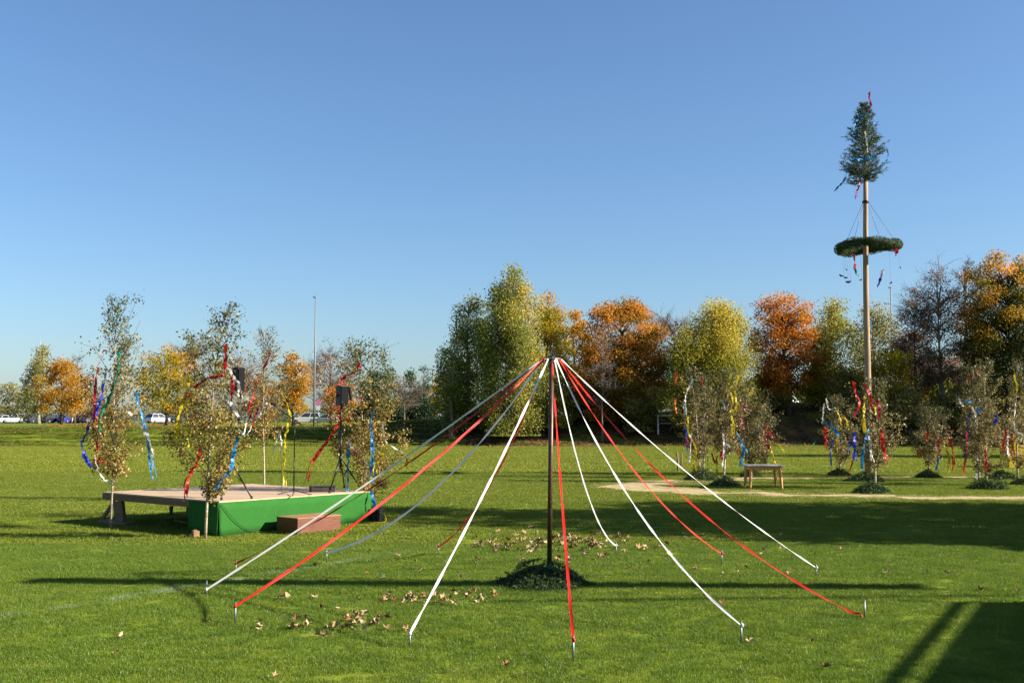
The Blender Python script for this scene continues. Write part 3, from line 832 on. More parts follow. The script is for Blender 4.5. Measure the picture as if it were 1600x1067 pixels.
# ------------------------------------------------------------------ streamers and ribbons
def catmull(pts, per):
    out = []
    n = len(pts)
    for i in range(n - 1):
        p0, p1, p2, p3 = pts[max(0, i - 1)], pts[i], pts[i + 1], pts[min(n - 1, i + 2)]
        for k in range(per):
            t = k / per
            out.append(0.5 * ((2 * p1) + (p2 - p0) * t + (2 * p0 - 5 * p1 + 4 * p2 - p3) * t * t + (3 * p1 - p0 - 3 * p2 + p3) * t ** 3))
    out.append(pts[-1])
    return out
def band(name, pts, width, m, twist=0.0, a0=0.0, ripple=0.0, seed=0, normal=None):
    """a cloth strip along the points; its local origin is the first point"""
    r = random.Random(seed)
    o0 = pts[0].copy()
    vs, fs = [], []
    L = 0.0
    n = len(pts)
    ph = r.uniform(0, 6.28)
    for i, p in enumerate(pts):
        t = (pts[min(i + 1, n - 1)] - pts[max(i - 1, 0)]).normalized()
        if i: L += (p - pts[i - 1]).length
        ref = normal if normal else Vector((0.25, 1, 0.1))
        side = t.cross(ref)
        if side.length < 0.05: side = t.cross(Vector((1, 0, 0)))
        side.normalize()
        up = t.cross(side)
        a = a0 + twist * L + ripple * math.sin(L * 9 + ph) + ripple * .6 * math.sin(L * 21 + ph * 2)
        s = (side * math.cos(a) + up * math.sin(a)) * width * 0.5 * (1 + 0.25 * ripple * math.sin(L * 15 + ph))
        nn = t.cross(s).normalized() * width * 0.10
        q = p - o0
        vs += [q - s, q + nn, q + s]
    for i in range(n - 1):
        fs += [(3 * i, 3 * i + 1, 3 * i + 4, 3 * i + 3), (3 * i + 1, 3 * i + 2, 3 * i + 5, 3 * i + 4)]
    b = MB(); b.add(vs, fs)
    return b.build(name, m, None, True, loc=o0)
_sid = [0]
def streamer(colour, Y, pts, label, group, w=None):
    _sid[0] += 1
    r = random.Random(_sid[0] * 7 + 1)
    w = (w or 0.075) * 0.66
    Y0 = Y - 0.46
    wp = []
    for i, (px, py) in enumerate(pts):
        wp.append(P(px, py, Y0 + r.uniform(-.12, .12)))
    if len(wp) == 2: wp.insert(1, wp[0].lerp(wp[1], .5) + Vector((r.uniform(-.05, .05), 0, 0)))
    c = catmull(wp, 12)
    for q in c[1:-1]: q += Vector((r.gauss(0, .008), r.gauss(0, .012), r.gauss(0, .006)))
    o = band('paper_streamer', c, w, PAPER[colour], twist=r.uniform(-3.5, 3.5), a0=r.uniform(-.6, .6), ripple=0.6, seed=_sid[0])
    if r.random() < .62 and len(wp) > 2:      # a torn strand hanging beside the strip
        k0 = len(c) // 4
        c2 = []
        dx = r.choice((-1, 1)) * r.uniform(.04, .09)
        for i, q in enumerate(c[k0:]):
            t = i / max(1, len(c) - k0 - 1)
            c2.append(q + Vector((dx * t + .02 * math.sin(t * 9), r.gauss(0, .01), -.05 * t)))
        sub = band('strand', c2, w * .38, PAPER[colour], twist=r.uniform(-5, 5), a0=r.uniform(-.6, .6), ripple=0.6, seed=_sid[0] + 500)
        sub.location = c2[0] - c[0]; sub.parent = o
    return tag(o, label, 'streamer', group)

# ------------------------------------------------------------------ saplings (cut birches)
def sapling(label, base, top, wpx, leaf_from, n, seed, group, leaf='l_sap', ls=0.043, sway=0.05, bulge=0.25, bark='bark_sap', trunk_r=0.026, green_top=0.45, dens=2.7):
    """base, top: world points of the trunk; wpx: crown width in metres; leaf_from: height where leaves begin"""
    rd = random.Random(seed); rng = np.random.default_rng(seed)
    base = Vector(base); H = top.z - base.z
    lean = Vector((top.x - base.x, 0, 0))
    root = empty('birch_sapling', label, 'sapling', base, 0, group)
    tp = []
    for i in range(10):
        t = i / 9
        wig = sway * math.sin(t * 5 + seed) * t
        tp.append(Vector((lean.x * t ** 1.4 + wig, sway * .6 * math.sin(t * 4 + seed * 2) * t, H * 0.97 * t)))
    wood = MB()
    wood.tube(tp, [trunk_r * (1 - 0.86 * i / 9) for i in range(10)], 7)
    wood.build('trunk', M[bark], root, True)
    def at(z):
        t = min(1.0, max(0, z / (H * .97))) * 9
        i = min(8, int(t)); return tp[i].lerp(tp[i + 1], t - i)
    tw = MB()
    pos, hgt = [], []
    nb = 66
    for k in range(nb):
        t = (k + rd.random()) / nb
        zs = lerp(leaf_from * 0.72, H * 0.95, t ** 1.1)
        b = at(zs)
        tt = zs / H
        prof = max(0.2, (1 - tt) ** 0.42 * min(1.0, 0.62 + (zs - leaf_from * .7) / (H * 0.25)))
        a = rd.uniform(0, 6.283)
        reach = wpx / 2 * prof * rd.uniform(0.35, 1.15)
        rise = reach * rd.uniform(0.7, 1.7) + 0.12 + .2 * tt
        e = b + Vector((math.cos(a) * reach, math.sin(a) * reach, min(rise, H - zs + .05)))
        m = b.lerp(e, 0.5) + Vector((math.cos(a), math.sin(a), 0)) * reach * .12
        if rd.random() < .35: e.z -= reach * .5
        r0 = trunk_r * 0.26 * (1.2 - tt)
        tw.tube([b, m, e], [max(.0065, r0), max(.005, r0 * .6), .003], 3, cap=False)
        for q in range(4):
            s0 = (b.lerp(m, rd.random()) if rd.random() < .4 else m.lerp(e, rd.random()))
            d = Vector((math.cos(a) + rd.gauss(0, .8), math.sin(a) + rd.gauss(0, .8), rd.gauss(.35, .6))).normalized()
            e2 = s0 + d * rd.uniform(.12, .34) * max(.5, prof * 1.2)
            tw.tube([s0, e2], [.0036, .002], 3, cap=False)
            for j in range(6):
                pos.append(s0.lerp(e2, rd.random()))
        for j in range(7): pos.append(m.lerp(e, rd.random()) if rd.random() < .7 else b.lerp(m, rd.uniform(.4, 1)))
    tw.build('twigs', M['twig'], root)
    pos = [p for p in pos if p.z > leaf_from * rd.uniform(.72, 1.0)]
    A = np.array([tuple(p) for p in pos])
    n = int(n * dens)
    pw = (1.12 - A[:, 2] / H) ** 1.0; idx = rng.choice(len(A), size=n, p=pw / pw.sum())
    C = A[idx] + rng.normal(0, 0.055, (n, 3)) - np.array([0, 0, 0.02])
    v, f = leaf_quads(rng, C, ls * rng.uniform(.6, 1.4, n), 0.0, 0.75, hang=1.0)
    tint = np.clip(rng.normal(.58, .24, n) - green_top * np.clip((C[:, 2] / H - .5) * 2, 0, 1), 0, 1)
    link_mesh('foliage', np_mesh('foliage', v, f, M[leaf], tint), root)
    return root

# ------------------------------------------------------------------ stage
C0 = G(341, 838); C1 = G(578, 815)
fd = (C1 - C0).normalized(); LF = (C1 - C0).length
bd = Vector((-fd.y, fd.x, 0))          # towards the back left
LB = 3.80
HS = P(341, 783, C0.y).z               # deck height
def SP(a, b, z=0.0): return C0 + fd * a + bd * b + Vector((0, 0, z))
rot_st = Matrix((fd, bd, Vector((0, 0, 1)))).transposed()
STZ = math.atan2(fd.y, fd.x)
stage = empty('stage', 'low wooden stage with green cloth skirt standing on the grass', 'stage', SP(0, 0), STZ)
# local axes: x along the front, y to the back
for k in range(4):
    w = LF / 4
    MB().box((w * (k + .5), LB / 2, HS - 0.012), (w - 0.006, LB, 0.024)).build('deck_panel', M['wood_pale'], stage)
for nm, c, s in (('side_beam', (0.03, LB / 2, HS - 0.084), (0.06, LB, 0.118)), ('side_beam', (LF - .03, LB / 2, HS - 0.084), (0.06, LB, 0.118)),
                 ('front_beam', (LF / 2, 0.03, HS - 0.084), (LF - .13, 0.06, 0.118)), ('back_beam', (LF / 2, LB - .03, HS - 0.084), (LF - .13, 0.06, 0.118))):
    MB().box(c, s).build(nm, M['wood_beam'], stage)
for k in range(1, 4):
    MB().box((LF * k / 4, LB / 2, HS - 0.10), (0.06, LB - .14, 0.12)).build('joist', M['wood_beam'], stage)
def skirt(a, b, n, seed, hz):
    r = random.Random(seed)
    vs, fs = [], []
    a, b = Vector(a), Vector(b)
    d = (b - a).normalized(); nn = Vector((d.y, -d.x, 0))
    for i in range(n + 1):
        t = i / n
        base = a.lerp(b, t)
        for j in range(5):
            u = j / 4
            off = 0.014 + 0.015 * u * math.sin(t * 11 + seed) + 0.008 * u * math.sin(t * 27 + seed * 2) + .004 * math.sin(t * 47 + u * 3) + 0.016 * u
            vs.append(base + nn * off + Vector((0, 0, lerp(hz, 0.004 + .006 * math.sin(t * 9), u))))
    for i in range(n):
        for j in range(4):
            fs.append((i * 5 + j, i * 5 + j + 1, (i + 1) * 5 + j + 1, (i + 1) * 5 + j))
    m = MB(); m.add(vs, fs)
    o = m.build('cloth_skirt', M['skirt'], stage, True)
    so = o.modifiers.new('thickness', 'SOLIDIFY'); so.thickness = 0.006
skirt((-0.015, -.004, 0), (LF + .015, -.004, 0), 60, 1, HS - .022)
skirt((-.004, 0.86, 0), (-.004, -0.02, 0), 24, 4, HS - .022)
skirt((LF + .004, -0.02, 0), (LF + .004, 0.7, 0), 20, 6, HS - .022)
for x in (0.12, LF * .5, LF - .12):
    for y in (0.25, LB - .3):
        if x < 0.2 and y > 1: continue
        MB().box((x, y, (HS - .165) / 2), (0.09, 0.09, HS - .165)).build('post', M['wood_beam'], stage)
# splayed trestle at the free left corner
m = MB(); m.beam((0.10, LB - .42, HS - .165), (0.10, LB - .52, 0.04), 0.30, 0.07); m.build('trestle_leg', M['wood_beam'], stage)
m = MB(); m.beam((0.10, LB - .27, HS - .165), (-0.02, LB - .02, 0.04), 0.05, 0.06); m.build('trestle_leg', M['wood_beam'], stage)
MB().box((0.06, LB - .42, 0.03), (0.22, 0.95, 0.06)).build('foot_board', M['wood_beam'], stage)
MB().box((0.10, LB * .42, HS - .165 - .08), (0.03, 0.05, 0.16), taper=1.5).build('steel_bracket', M['black_metal'], stage)

# step box: front face towards the viewer's right
q0, q1 = G(456, 834), G(541, 829)
q0l = rot_st.transposed() @ (q0 - C0); q1l = rot_st.transposed() @ (q1 - C0)
sx0, sx1 = q0l.x, q1l.x
hb = P(456, 808.5, q0.y).z
dep = max(0.30, -q0l.y - 0.05)
print('stage', LF, HS, 'step', sx0, sx1, q0l.y, q1l.y, hb)
yf = (q0l.y + q1l.y) / 2
yb = (rot_st.transposed() @ (G(427, 832) - C0)).y
yb = max(yf + .28, min(-.06, yb))
print('step depth', yb - yf)
stp = empty('wooden_step', 'reddish wooden box step in front of the green stage skirt', 'step', SP((sx0 + sx1) / 2, (yf + yb) / 2), STZ)
sw, sd = sx1 - sx0, yb - yf
MB().box((0, -sd / 2 + .012, (hb - .02) / 2), (sw, 0.024, hb - .02)).build('front_panel', M['wood_red'], stp)
MB().box((0, sd / 2 - .012, (hb - .02) / 2), (sw, 0.024, hb - .02)).build('back_panel', M['wood_red'], stp)
for s in (-1, 1): MB().box((s * (sw / 2 - .012), 0, (hb - .02) / 2), (0.024, sd - .05, hb - .02)).build('side_panel', M['wood_red'], stp)
MB().box((0, 0, hb - .009), (sw + .012, sd + .012, .018)).build('top_board', M['wood_edge'], stp)  # paler than the panels: light on the top is put into its colour

# chunk of squared timber at the corner
p = G(308, 838)
MBk = MB().box((0, 0, .055), (.10, .16, .11)).add([(-.03, -.03, .111), (.03, -.03, .111), (.02, .05, .125), (-.03, .05, .120)], [(0, 1, 2, 3)])
tag(MBk.build('timber_block', M['wood_edge'], None, loc=p + Vector((0, -.1, 0)), rot=(0, 0, .5), bevel=.006), 'small cut timber block on the grass at the dark left skirt corner', 'wood block')
p = G(290, 822)
m = MB(); m.tube([(-.25, .1, .10), (0.05, 0, .06), (.32, -.12, .02)], [.012, .014, .012], 6)
tag(m.build('wooden_stick', M['wood_edge'], None, True, loc=p), 'thin wooden stick lying in the shade below the stage edge', 'stick')

cab = [SP(.02, -.05, HS - .05), SP(.12, -.06, HS * .72), SP(.3, -.065, HS * .42), SP(.52, -.075, .10), SP(.8, -.10, .03), SP(1.05, -.16, .03)]  # dark tube laid along the shadow line of a sagging cable
m = MB(); m.tube([q - cab[0] for q in catmull(cab, 6)], .0055, 5)
tag(m.build('cable_shadow_line', M['black'], None, True, loc=cab[0]), 'thin black line in place of a sagging cable shadow on the green skirt', 'cable')

# dark crate on the stage, cable box beside it
def DP(px, py):   # point on the deck
    return G(px, py, HS)
p = DP(504, 768)
cr = empty('dark_crate', 'low dark wooden crate lying at the back edge of the stage', 'crate', p, 0.12)
MB().box((0, 0, .055), (.50, .24, .10)).build('box', M['crate'], cr, bevel=.006)
for s in (-1, 1): MB().box((s * .19, -.128, .055), (.03, .014, .105)).build('batten', M['crate'], cr)
MB().box((0, 0, .112), (.52, .26, .012)).build('lid', M['crate'], cr)
p = G(588, 815)
cb = empty('cable_box', 'black power distribution box with yellow cable on the grass behind the stage', 'power box', p, -0.3)
MB().box((0, 0, .13), (.24, .22, .24)).build('housing', M['black'], cb, bevel=.012)
for k in range(2):
    for j in range(2): MB().box((-.05 + .1 * k, -.118, .09 + .09 * j), (.06, .016, .06)).build('socket', M['black_grille'], cb)
m = MB(); m.tube([(-.07, 0, .25), (-.07, 0, .30), (.07, 0, .30), (.07, 0, .25)], .010, 6); m.build('handle', M['black_metal'], cb)
m = MB(); m.tube(catmull([Vector(v) for v in ((.10, -.1, .2), (.22, -.12, .16), (.26, -.15, .03), (.10, -.25, .012), (-.12, -.22, .012), (.02, -.33, .012), (.2, -.30, .012))], 6), .009, 5); m.build('cable', PAPER['yellow'], cb, True)

# speakers on tripod stands
def speaker_stand(label, foot_px, pole_px, hub_py, top_py, feet, yaw_label):
    c = DP(*foot_px)
    Y = c.y
    st = empty('speaker_stand', label, 'speaker stand', c, 0, 'speaker stands on the stage')
    hub = P(pole_px, hub_py, Y) - c; topp = P(pole_px, top_py, Y) - c
    hub.y = 0; topp.y = 0; topp.x = hub.x
    m = MB(); m.tube([(hub.x, 0, hub.z - .18), (hub.x, 0, hub.z + .55)], .022, 10); m.build('lower_tube', M['black_metal'], st, True)
    m = MB(); m.tube([(hub.x, 0, hub.z + .552), (hub.x, 0, topp.z)], .016, 10); m.build('upper_tube', M['black_metal'], st, True)
    m = MB(); m.tube([(hub.x, 0, hub.z - .04), (hub.x, 0, hub.z + .05)], .034, 10); m.build('collar', M['black'], st, True)
    m = MB(); m.tube([(hub.x + .03, 0, hub.z + .5), (hub.x + .075, 0, hub.z + .5)], .014, 8); m.build('knob', M['black'], st, True)
    for i, (fx, fy, mm) in enumerate(feet):
        f = DP(fx, fy) - c
        f.z = 0.02
        lg = MB(); lg.tube([(hub.x + (f.x - hub.x) * .06, f.y * .06, hub.z), f], [.014, .013], 8)
        l = lg.build('leg', M[mm], st, True)
        k = Vector(f); s = k.lerp(Vector((hub.x, 0, hub.z)), .45)
        b = MB(); b.tube([s, (hub.x, 0, hub.z - .16)], .007, 5); b.build('brace', M['black_metal'], st, True)
        t = MB(); t.tube([Vector(f) + Vector((0, 0, .03)), Vector(f) - Vector((0, 0, .018))], [.02, .024], 8); t.build('rubber_foot', M['black'], l, True)
    return c, Vector((c.x + hub.x, c.y, c.z + topp.z))
def speaker(label, base, w, h, d, yaw, bracket=False):
    sp = empty('loudspeaker', label, 'loudspeaker', base, yaw, 'loudspeakers on the stands')
    # trapezoid cabinet: wide baffle to -Y, narrow back
    prof = [(-w / 2, -d / 2), (w / 2, -d / 2), (w * .32, d / 2), (-w * .32, d / 2)]
    n = 4
    vs = [(x, y, 0) for x, y in prof] + [(x, y, h) for x, y in prof]
    fs = [(3, 2, 1, 0), (4, 5, 6, 7)] + [(i, (i + 1) % 4, 4 + (i + 1) % 4, 4 + i) for i in range(4)]
    MB().add(vs, fs).build('cabinet', M['black'], sp, bevel=.012)
    g = MB().box((0, -d / 2 - .006, h * .5), (w * .9, .012, h * .92)).build('grille', M['black_grille'], sp)
    m = MB(); m.tube([(0, -.02, -.07), (0, -.02, .02)], .03, 10); m.build('pole_socket', M['black'], sp, True)
    for s in (-1, 1): MB().box((s * w * .43, 0.0, h * .5), (.012, .10, .04)).build('handle', M['black_grille'], sp)
    if bracket:
        m = MB(); m.tube([(.0, -.02, -.012), (w * 1.25, -.02, -.012), (w * 1.15, -.02, h * .96), (w * .35, -.02, h + .012)], .008, 6); m.build('yoke_bracket', M['black_metal'], sp, True)
        m = MB(); m.beam((w * 1.18, -.02, h * .25), (w * .95, -.02, h * .92), .05, .03); m.build('bracket_plate', M['black_metal'], sp)
    return sp
c, t = speaker_stand('black tripod speaker stand at the left front corner of the stage', (357, 776), 360, 722, 610, [(335, 778, 'black_metal'), (346, 781, 'steel'), (393, 779, 'black_metal')], 0)
speaker('upright black loudspeaker on the left stand behind the second sapling', t + Vector((.10, .02, 0)), .17, .43, .17, R(62))
c, t = speaker_stand('black tripod speaker stand at the right end of the stage', (533, 769), 532, 716, 633, [(515, 770, 'black_metal'), (563, 764, 'black_metal'), (538, 762, 'black_metal')], 0)
speaker('small black loudspeaker with yoke bracket on the right stand', t + Vector((.0, .02, 0)), .19, .38, .20, R(48), True)

# microphone stand
c = DP(459, 772)
ms = empty('microphone_stand', 'black boom microphone stand in the middle of the stage', 'mic stand', c)
tz = P(460, 660, c.y).z - c.z
m = MB(); m.tube([(0, 0, .03), (0, 0, tz * .6)], .012, 8); m.build('lower_tube', M['black_metal'], ms, True)
m = MB(); m.tube([(0, 0, tz * .6 + .001), (0, 0, tz)], .009, 8); m.build('upper_tube', M['black_metal'], ms, True)
bl, br = P(434, 638, c.y) - c, P(490, 676, c.y) - c
m = MB(); m.tube([bl, br], .0075, 8); m.build('boom', M['black_metal'], ms, True)
m = MB(); m.tube([(0, -.02, tz - .02), (0, .02, tz + .025)], .022, 8); m.build('clutch', M['black'], ms, True)
for px, py in ((434, 773), (487, 773.5), (457, 776)):
    f = DP(px, py) - c; f.z = .012
    m = MB(); m.tube([(0, 0, .07), f], .008, 6); m.build('leg', M['black_metal'], ms, True)
mc = empty('microphone', 'black microphone clipped to the left end of the boom', 'microphone', P(434, 638, c.y))
d = (bl - br).normalized()
m = MB(); m.tube([(0, 0, .015), d * .10 + Vector((0, 0, .015))], [.013, .017], 10); m.build('handle', M['black'], mc, True)
m = MB(); m.tube([d * .10 + Vector((0, 0, .015)), d * .115 + Vector((0, 0, .015)), d * .14 + Vector((0, 0, .015)), d * .16 + Vector((0, 0, .015))], [.018, .026, .026, .012], 10); m.build('grille_ball', M['black_grille'], mc, True)
m = MB(); m.tube(catmull([Vector((0, 0, 0)), Vector((-.01, 0, -.25)), Vector((.05, .02, -.6)), Vector((.10, .02, -(bl.z) + .02))], 8), .004, 5); m.build('cable', M['black'], mc, True)

# ------------------------------------------------------------------ saplings round the stage
SG = 'birch saplings tied round the stage'
b1 = G(173, 825); Y1 = b1.y
sapling('leftmost cut birch sapling leaning at the far left corner of the stage', b1, P(186, 466, Y1), 112 / F * Y1, P(180, 735, Y1).z, 2300, 1, SG)
b2 = G(321, 841); Y2 = b2.y
sapling('cut birch sapling in front of the dark left skirt corner of the stage', b2, P(346, 480, Y2), 142 / F * Y2, P(330, 765, Y2).z, 3000, 2, SG)
b3 = G(413, 783); Y3 = b3.y
sapling('sparse birch sapling with bare pale stem behind the back edge of the stage', b3, P(410, 512, Y3), 92 / F * Y3, P(410, 670, Y3).z, 1200, 3, SG, green_top=.2)
b4 = G(572, 812); Y4 = b4.y
sapling('bushy birch sapling behind the right hand end of the stage', b4, P(556, 535, Y4), 165 / F * Y4, P(560, 770, Y4).z, 3400, 4, SG, bulge=.3)
SGR = 'paper streamers on the stage saplings'
def S1(c, pts, lab, w=.075): return streamer(c, Y1, pts, lab + ' on the leftmost sapling', SGR, w)
def S2(c, pts, lab, w=.075): return streamer(c, Y2, pts, lab + ' on the corner sapling', SGR, w)
def S3(c, pts, lab, w=.075): return streamer(c, Y3, pts, lab + ' on the sparse sapling behind the stage', SGR, w)
def S4(c, pts, lab, w=.075): return streamer(c, Y4, pts, lab + ' on the bushy right sapling', SGR, w)
S1('royal', [(166, 575), (159, 615), (147, 650), (130, 685), (128, 700), (141, 729)], 'broad royal blue streamer swinging out left', .095)
S1('crimson', [(164, 547), (152, 580), (148, 620), (150, 652), (152, 690), (153, 705)], 'long crimson streamer hanging straight on the left side')
S1('green', [(185, 547), (186, 570), (179, 600), (167, 630), (157, 655), (156, 688)], 'dark green streamer crossing the middle')
S1('white', [(148, 711), (154, 737), (174, 757)], 'short white streamer low at the stem', .05)
S1('red', [(144, 718), (152, 716), (163, 722)], 'red knot low on the left side', .06)
S1('white', [(201, 643), (222, 668), (233, 688), (239, 712), (237, 740)], 'long white streamer arching down the right side', .08)
S1('blue', [(212, 615), (223, 655), (230, 682), (233, 712), (238, 748)], 'light blue streamer behind the white one', .07)
S2('red', [(353, 537), (352, 572), (345, 587), (325, 591), (305, 606), (294, 622)], 'bright red streamer from the top bending left', .095)
S2('red', [(361, 585), (364, 600), (364, 618)], 'short red tail beside the left loudspeaker', .085)
S2('yellow', [(296, 590), (291, 612), (280, 647), (276, 684)], 'yellow streamer farthest left', .085)
S2('yellow', [(292, 612), (293, 645), (292, 670), (296, 698)], 'second yellow streamer hanging straight', .085)
S2('white', [(358, 575), (365, 590), (373, 602), (372, 620)], 'white streamer before the left loudspeaker', .075)
S2('white', [(352, 607), (355, 625), (362, 632), (374, 653)], 'crumpled white streamer below the loudspeaker', .08)
S2('white', [(373, 659), (392, 657), (406, 646), (414, 631), (422, 630)], 'white streamer looping right', .06)
S2('white', [(369, 660), (376, 675), (381, 678), (385, 660)], 'white loop hanging under the looping streamer', .05)
S2('blue', [(372, 682), (366, 705), (360, 735), (347, 750), (338, 764)], 'bright blue streamer running down the stand leg', .10)
S2('red', [(313, 699), (309, 719), (298, 740), (292, 760), (293, 778)], 'red streamer low on the left ending above the deck', .085)
S3('red', [(423, 550), (412, 576), (402, 593), (394, 625), (390, 639), (392, 660)], 'long red streamer from the top', .085)
S3('red', [(400, 645), (397, 655), (394, 670)], 'short red tail', .08)
S3('navy', [(407, 631), (403, 638), (401, 647)], 'small navy piece', .08)
S3('yellow', [(439, 611), (453, 644), (452, 660), (446, 678), (445, 703), (442, 731), (445, 760)], 'long yellow streamer reaching down to the deck', .085)
S3('white', [(445, 660), (438, 676), (432, 690), (426, 706)], 'dangling white streamer ending in a knot', .05)
S3('white', [(436, 678), (440, 690), (437, 702)], 'short white knot', .07)
S4('red', [(562, 566), (556, 580), (540, 587), (531, 602)], 'red streamer at the top above the right loudspeaker', .10)
S4('red', [(548, 654), (530, 662), (509, 692), (491, 719), (481, 755)], 'long red streamer sweeping left down to the deck', .10)
S4('red', [(530, 633), (531, 648), (529, 664)], 'red piece right behind the stand pole', .09)
S4('orange', [(564, 619), (566, 627), (568, 636)], 'small orange piece', .07)
S4('blue', [(584, 641), (579, 660), (582, 696), (579, 751)], 'long light blue streamer', .095)
S4('blue', [(579, 765), (584, 786), (582, 812)], 'blue streamer end by the power box', .085)
S4('blue', [(545, 696), (544, 730), (543, 768)], 'straight blue streamer left of the stem', .11)
S4('yellow', [(603, 690), (596, 712), (588, 723), (580, 749)], 'yellow streamer', .085)
S4('white', [(598, 660), (601, 685), (606, 694), (632, 708)], 'white streamer stretching to the right', .055)
S4('white', [(543, 684), (546, 692), (549, 701)], 'small white knot', .09)
S4('white', [(572, 715), (574, 735), (576, 753)], 'thin white tail low', .05)
S4('pink', [(553, 700), (556, 705), (553, 711)], 'small pink piece', .06)
S4('orange', [(634, 714), (637, 722), (633, 728)], 'orange scrap far out right', .06)

# ------------------------------------------------------------------ ribbon pole in the foreground
PB = G(858, 912)
PT = P(862, 562, PB.y)
HP = PT.z
pole = empty('ribbon_pole', 'short brown ribbon pole in the foreground standing in a branch pile', 'maypole', PB)
m = MB(); m.tube([(0, 0, 0), (PT.x - PB.x, 0, HP)], [.030, .029], 14); m.build('pole', M['rust_pole'], pole, True)
m = MB()
top = Vector((PT.x - PB.x, 0, HP))
RR = .118
m.tube([top + Vector((math.cos(k * math.pi / 12) * RR, math.sin(k * math.pi / 12) * RR, .012)) for k in range(25)], .006, 6, cap=False); m.build('ribbon_ring', M['steel'], pole, True)
for k in range(4):
    a = k * math.pi / 2 + .4
    m = MB(); m.tube([top + Vector((math.cos(a) * .029, math.sin(a) * .029, .012)), top + Vector((math.cos(a) * (RR - .005), math.sin(a) * (RR - .005), .012))], .005, 6); m.build('spoke', M['steel'], pole, True)
m = MB(); m.tube([top + Vector((0, 0, 0)), top + Vector((0, 0, .012))], [.033, .030], 14); m.build('cap', M['black_metal'], pole, True)
zt = P(858, 884, PB.y).z
m = MB(); m.tube([(0.002, 0, zt - .04), (0.002, 0, zt - .005), (.003, 0, zt + .03)], [.042, .040, .033], 12); m.build('tape_band', mat('blue_green_tape', (0.10, 0.30, 0.32), .5), pole, True)
pile('heap of cut spruce branches round the foot of the short ribbon pole', PB.x - .08, PB.y - .06, .64, .27, 56, 1, True)

WR = [  # colour, attach px, ground py, sag, width, label ends
    ('white', (322, 921), 932, .05, .032, 'white ribbon running to the leftmost peg'),
    ('red', (367, 947), 975, .16, .040, 'bright red ribbon running to the front left peg'),
    ('red', (368, 880), 898, .19, .042, 'dark shaded red ribbon running to the peg behind the leftmost white one'),
    ('white', (510, 863), 879, .44, .046, 'grey looking slack white ribbon curving to the peg below the stage'),
    ('red', (685, 854), 867, .38, .034, 'dark red ribbon hanging slack to the back peg left of the pole'),
    ('white', (640, 990), 1011, .07, .038, 'bright white ribbon running to the front peg left of the pole'),
    ('red', (896, 1000), 1033, .12, .036, 'red ribbon running straight forward to the nearest peg'),
    ('white', (963, 852), 868, .48, .032, 'white ribbon hanging slack to the back peg right of the pole'),
    ('white', (1159, 977), 1007, .36, .036, 'white ribbon running to the front right peg'),
    ('red', (1128, 865), 881, .29, .036, 'red ribbon running to the peg at the back right'),
    ('red', (1345, 963), 966, .36, .040, 'long red ribbon touching the ground at the far right peg'),
    ('white', (1276, 887), 901, .13, .028, 'white ribbon running to the peg at the back far right')]
for i, (cn, (ax, ay), gy, sag, w, lab) in enumerate(WR):
    g = G(ax, gy)
    e = P(ax, ay, g.y)
    d = Vector((g.x - PT.x, g.y - PT.y, 0)).normalized()
    s = Vector((PT.x, PT.y, HP + .005)) + d * (RR + .006)
    pts = []
    n = 44
    for k in range(n + 1):
        t = k / n
        p = s.lerp(e, t)
        p.z = max(p.z - 4 * sag * t * (1 - t), 0.05)
        pts.append(p)
    r = random.Random(i + 40)
    # a strip hangs turned so that one face looks to the field; some turn it to the sun, some away
    mid = pts[n // 2]; tt = (pts[n // 2 + 1] - pts[n // 2 - 1]).normalized()
    vw = (EYE - mid).normalized()
    sd0 = tt.cross(Vector((0.25, 1, 0.1))).normalized(); up0 = tt.cross(sd0)
    best = None
    for k in range(60):
        a = math.pi * k / 60
        sv = sd0 * math.cos(a) + up0 * math.sin(a)
        nv = tt.cross(sv)
        if nv.dot(vw) < 0: nv = -nv
        if nv.dot(vw) < .45: continue
        sc = nv.dot(SUN) * (-1 if i in (2, 3, 4) else 1)
        if best is None or sc > best[0]: best = (sc, a)
    tw = r.uniform(-.12, .12) if cn == 'white' else (0.04 if i == 9 else r.uniform(-.32, .32))
    Lh = sum((pts[k + 1] - pts[k]).length for k in range(n // 2))
    o = band('maypole_ribbon', pts, w * .74, RIB[cn], twist=tw, a0=(best[1] if best else 0) - tw * Lh, ripple=.32, seed=i)
    tag(o, lab, 'ribbon', 'ribbons of the short ribbon pole')
    # knot loop at the peg belongs to the ribbon
    m = MB(); m.tube([Vector((0, 0, -.012)), Vector((0.004, 0, .004)), Vector((0, .003, .02))], [.012, .016, .011], 8)
    k = m.build('knot', RIB[cn], o, True, loc=e - pts[0] + Vector((0, -.002, 0)))
    st_top = P(ax, ay - 4, g.y).z + .01
    if i == 10: st_top = P(1351, 938, g.y).z
    gx = g if i != 10 else G(1352, 966)
    if i == 0: st_top = P(322, 908, g.y).z
    pl = ['leftmost', 'front left red ribbon', 'back left dark red ribbon', 'slack grey ribbon', 'slack dark red ribbon', 'front white ribbon left of the pole', 'nearest red ribbon',
          'slack white ribbon right of the pole', 'front right white ribbon', 'back right red ribbon', 'far right red ribbon', 'back far right white ribbon'][i]
    lab2 = 'thin steel peg holding the end of the ' + (pl if i else 'leftmost white ribbon')
    pg = empty('steel_peg', lab2, 'peg', (gx.x, gx.y + .012, 0), 0, 'steel pegs round the ribbon pole')
    m = MB(); m.tube([(0, 0, -.05), (0, 0, st_top)], [.0085, .0085], 8); m.build('rod', M['steel'], pg, True)
    m = MB(); m.tube([(0, 0, st_top), (0, 0, st_top + .006)], [.011, .010], 8); m.build('head', M['steel'], pg, True)

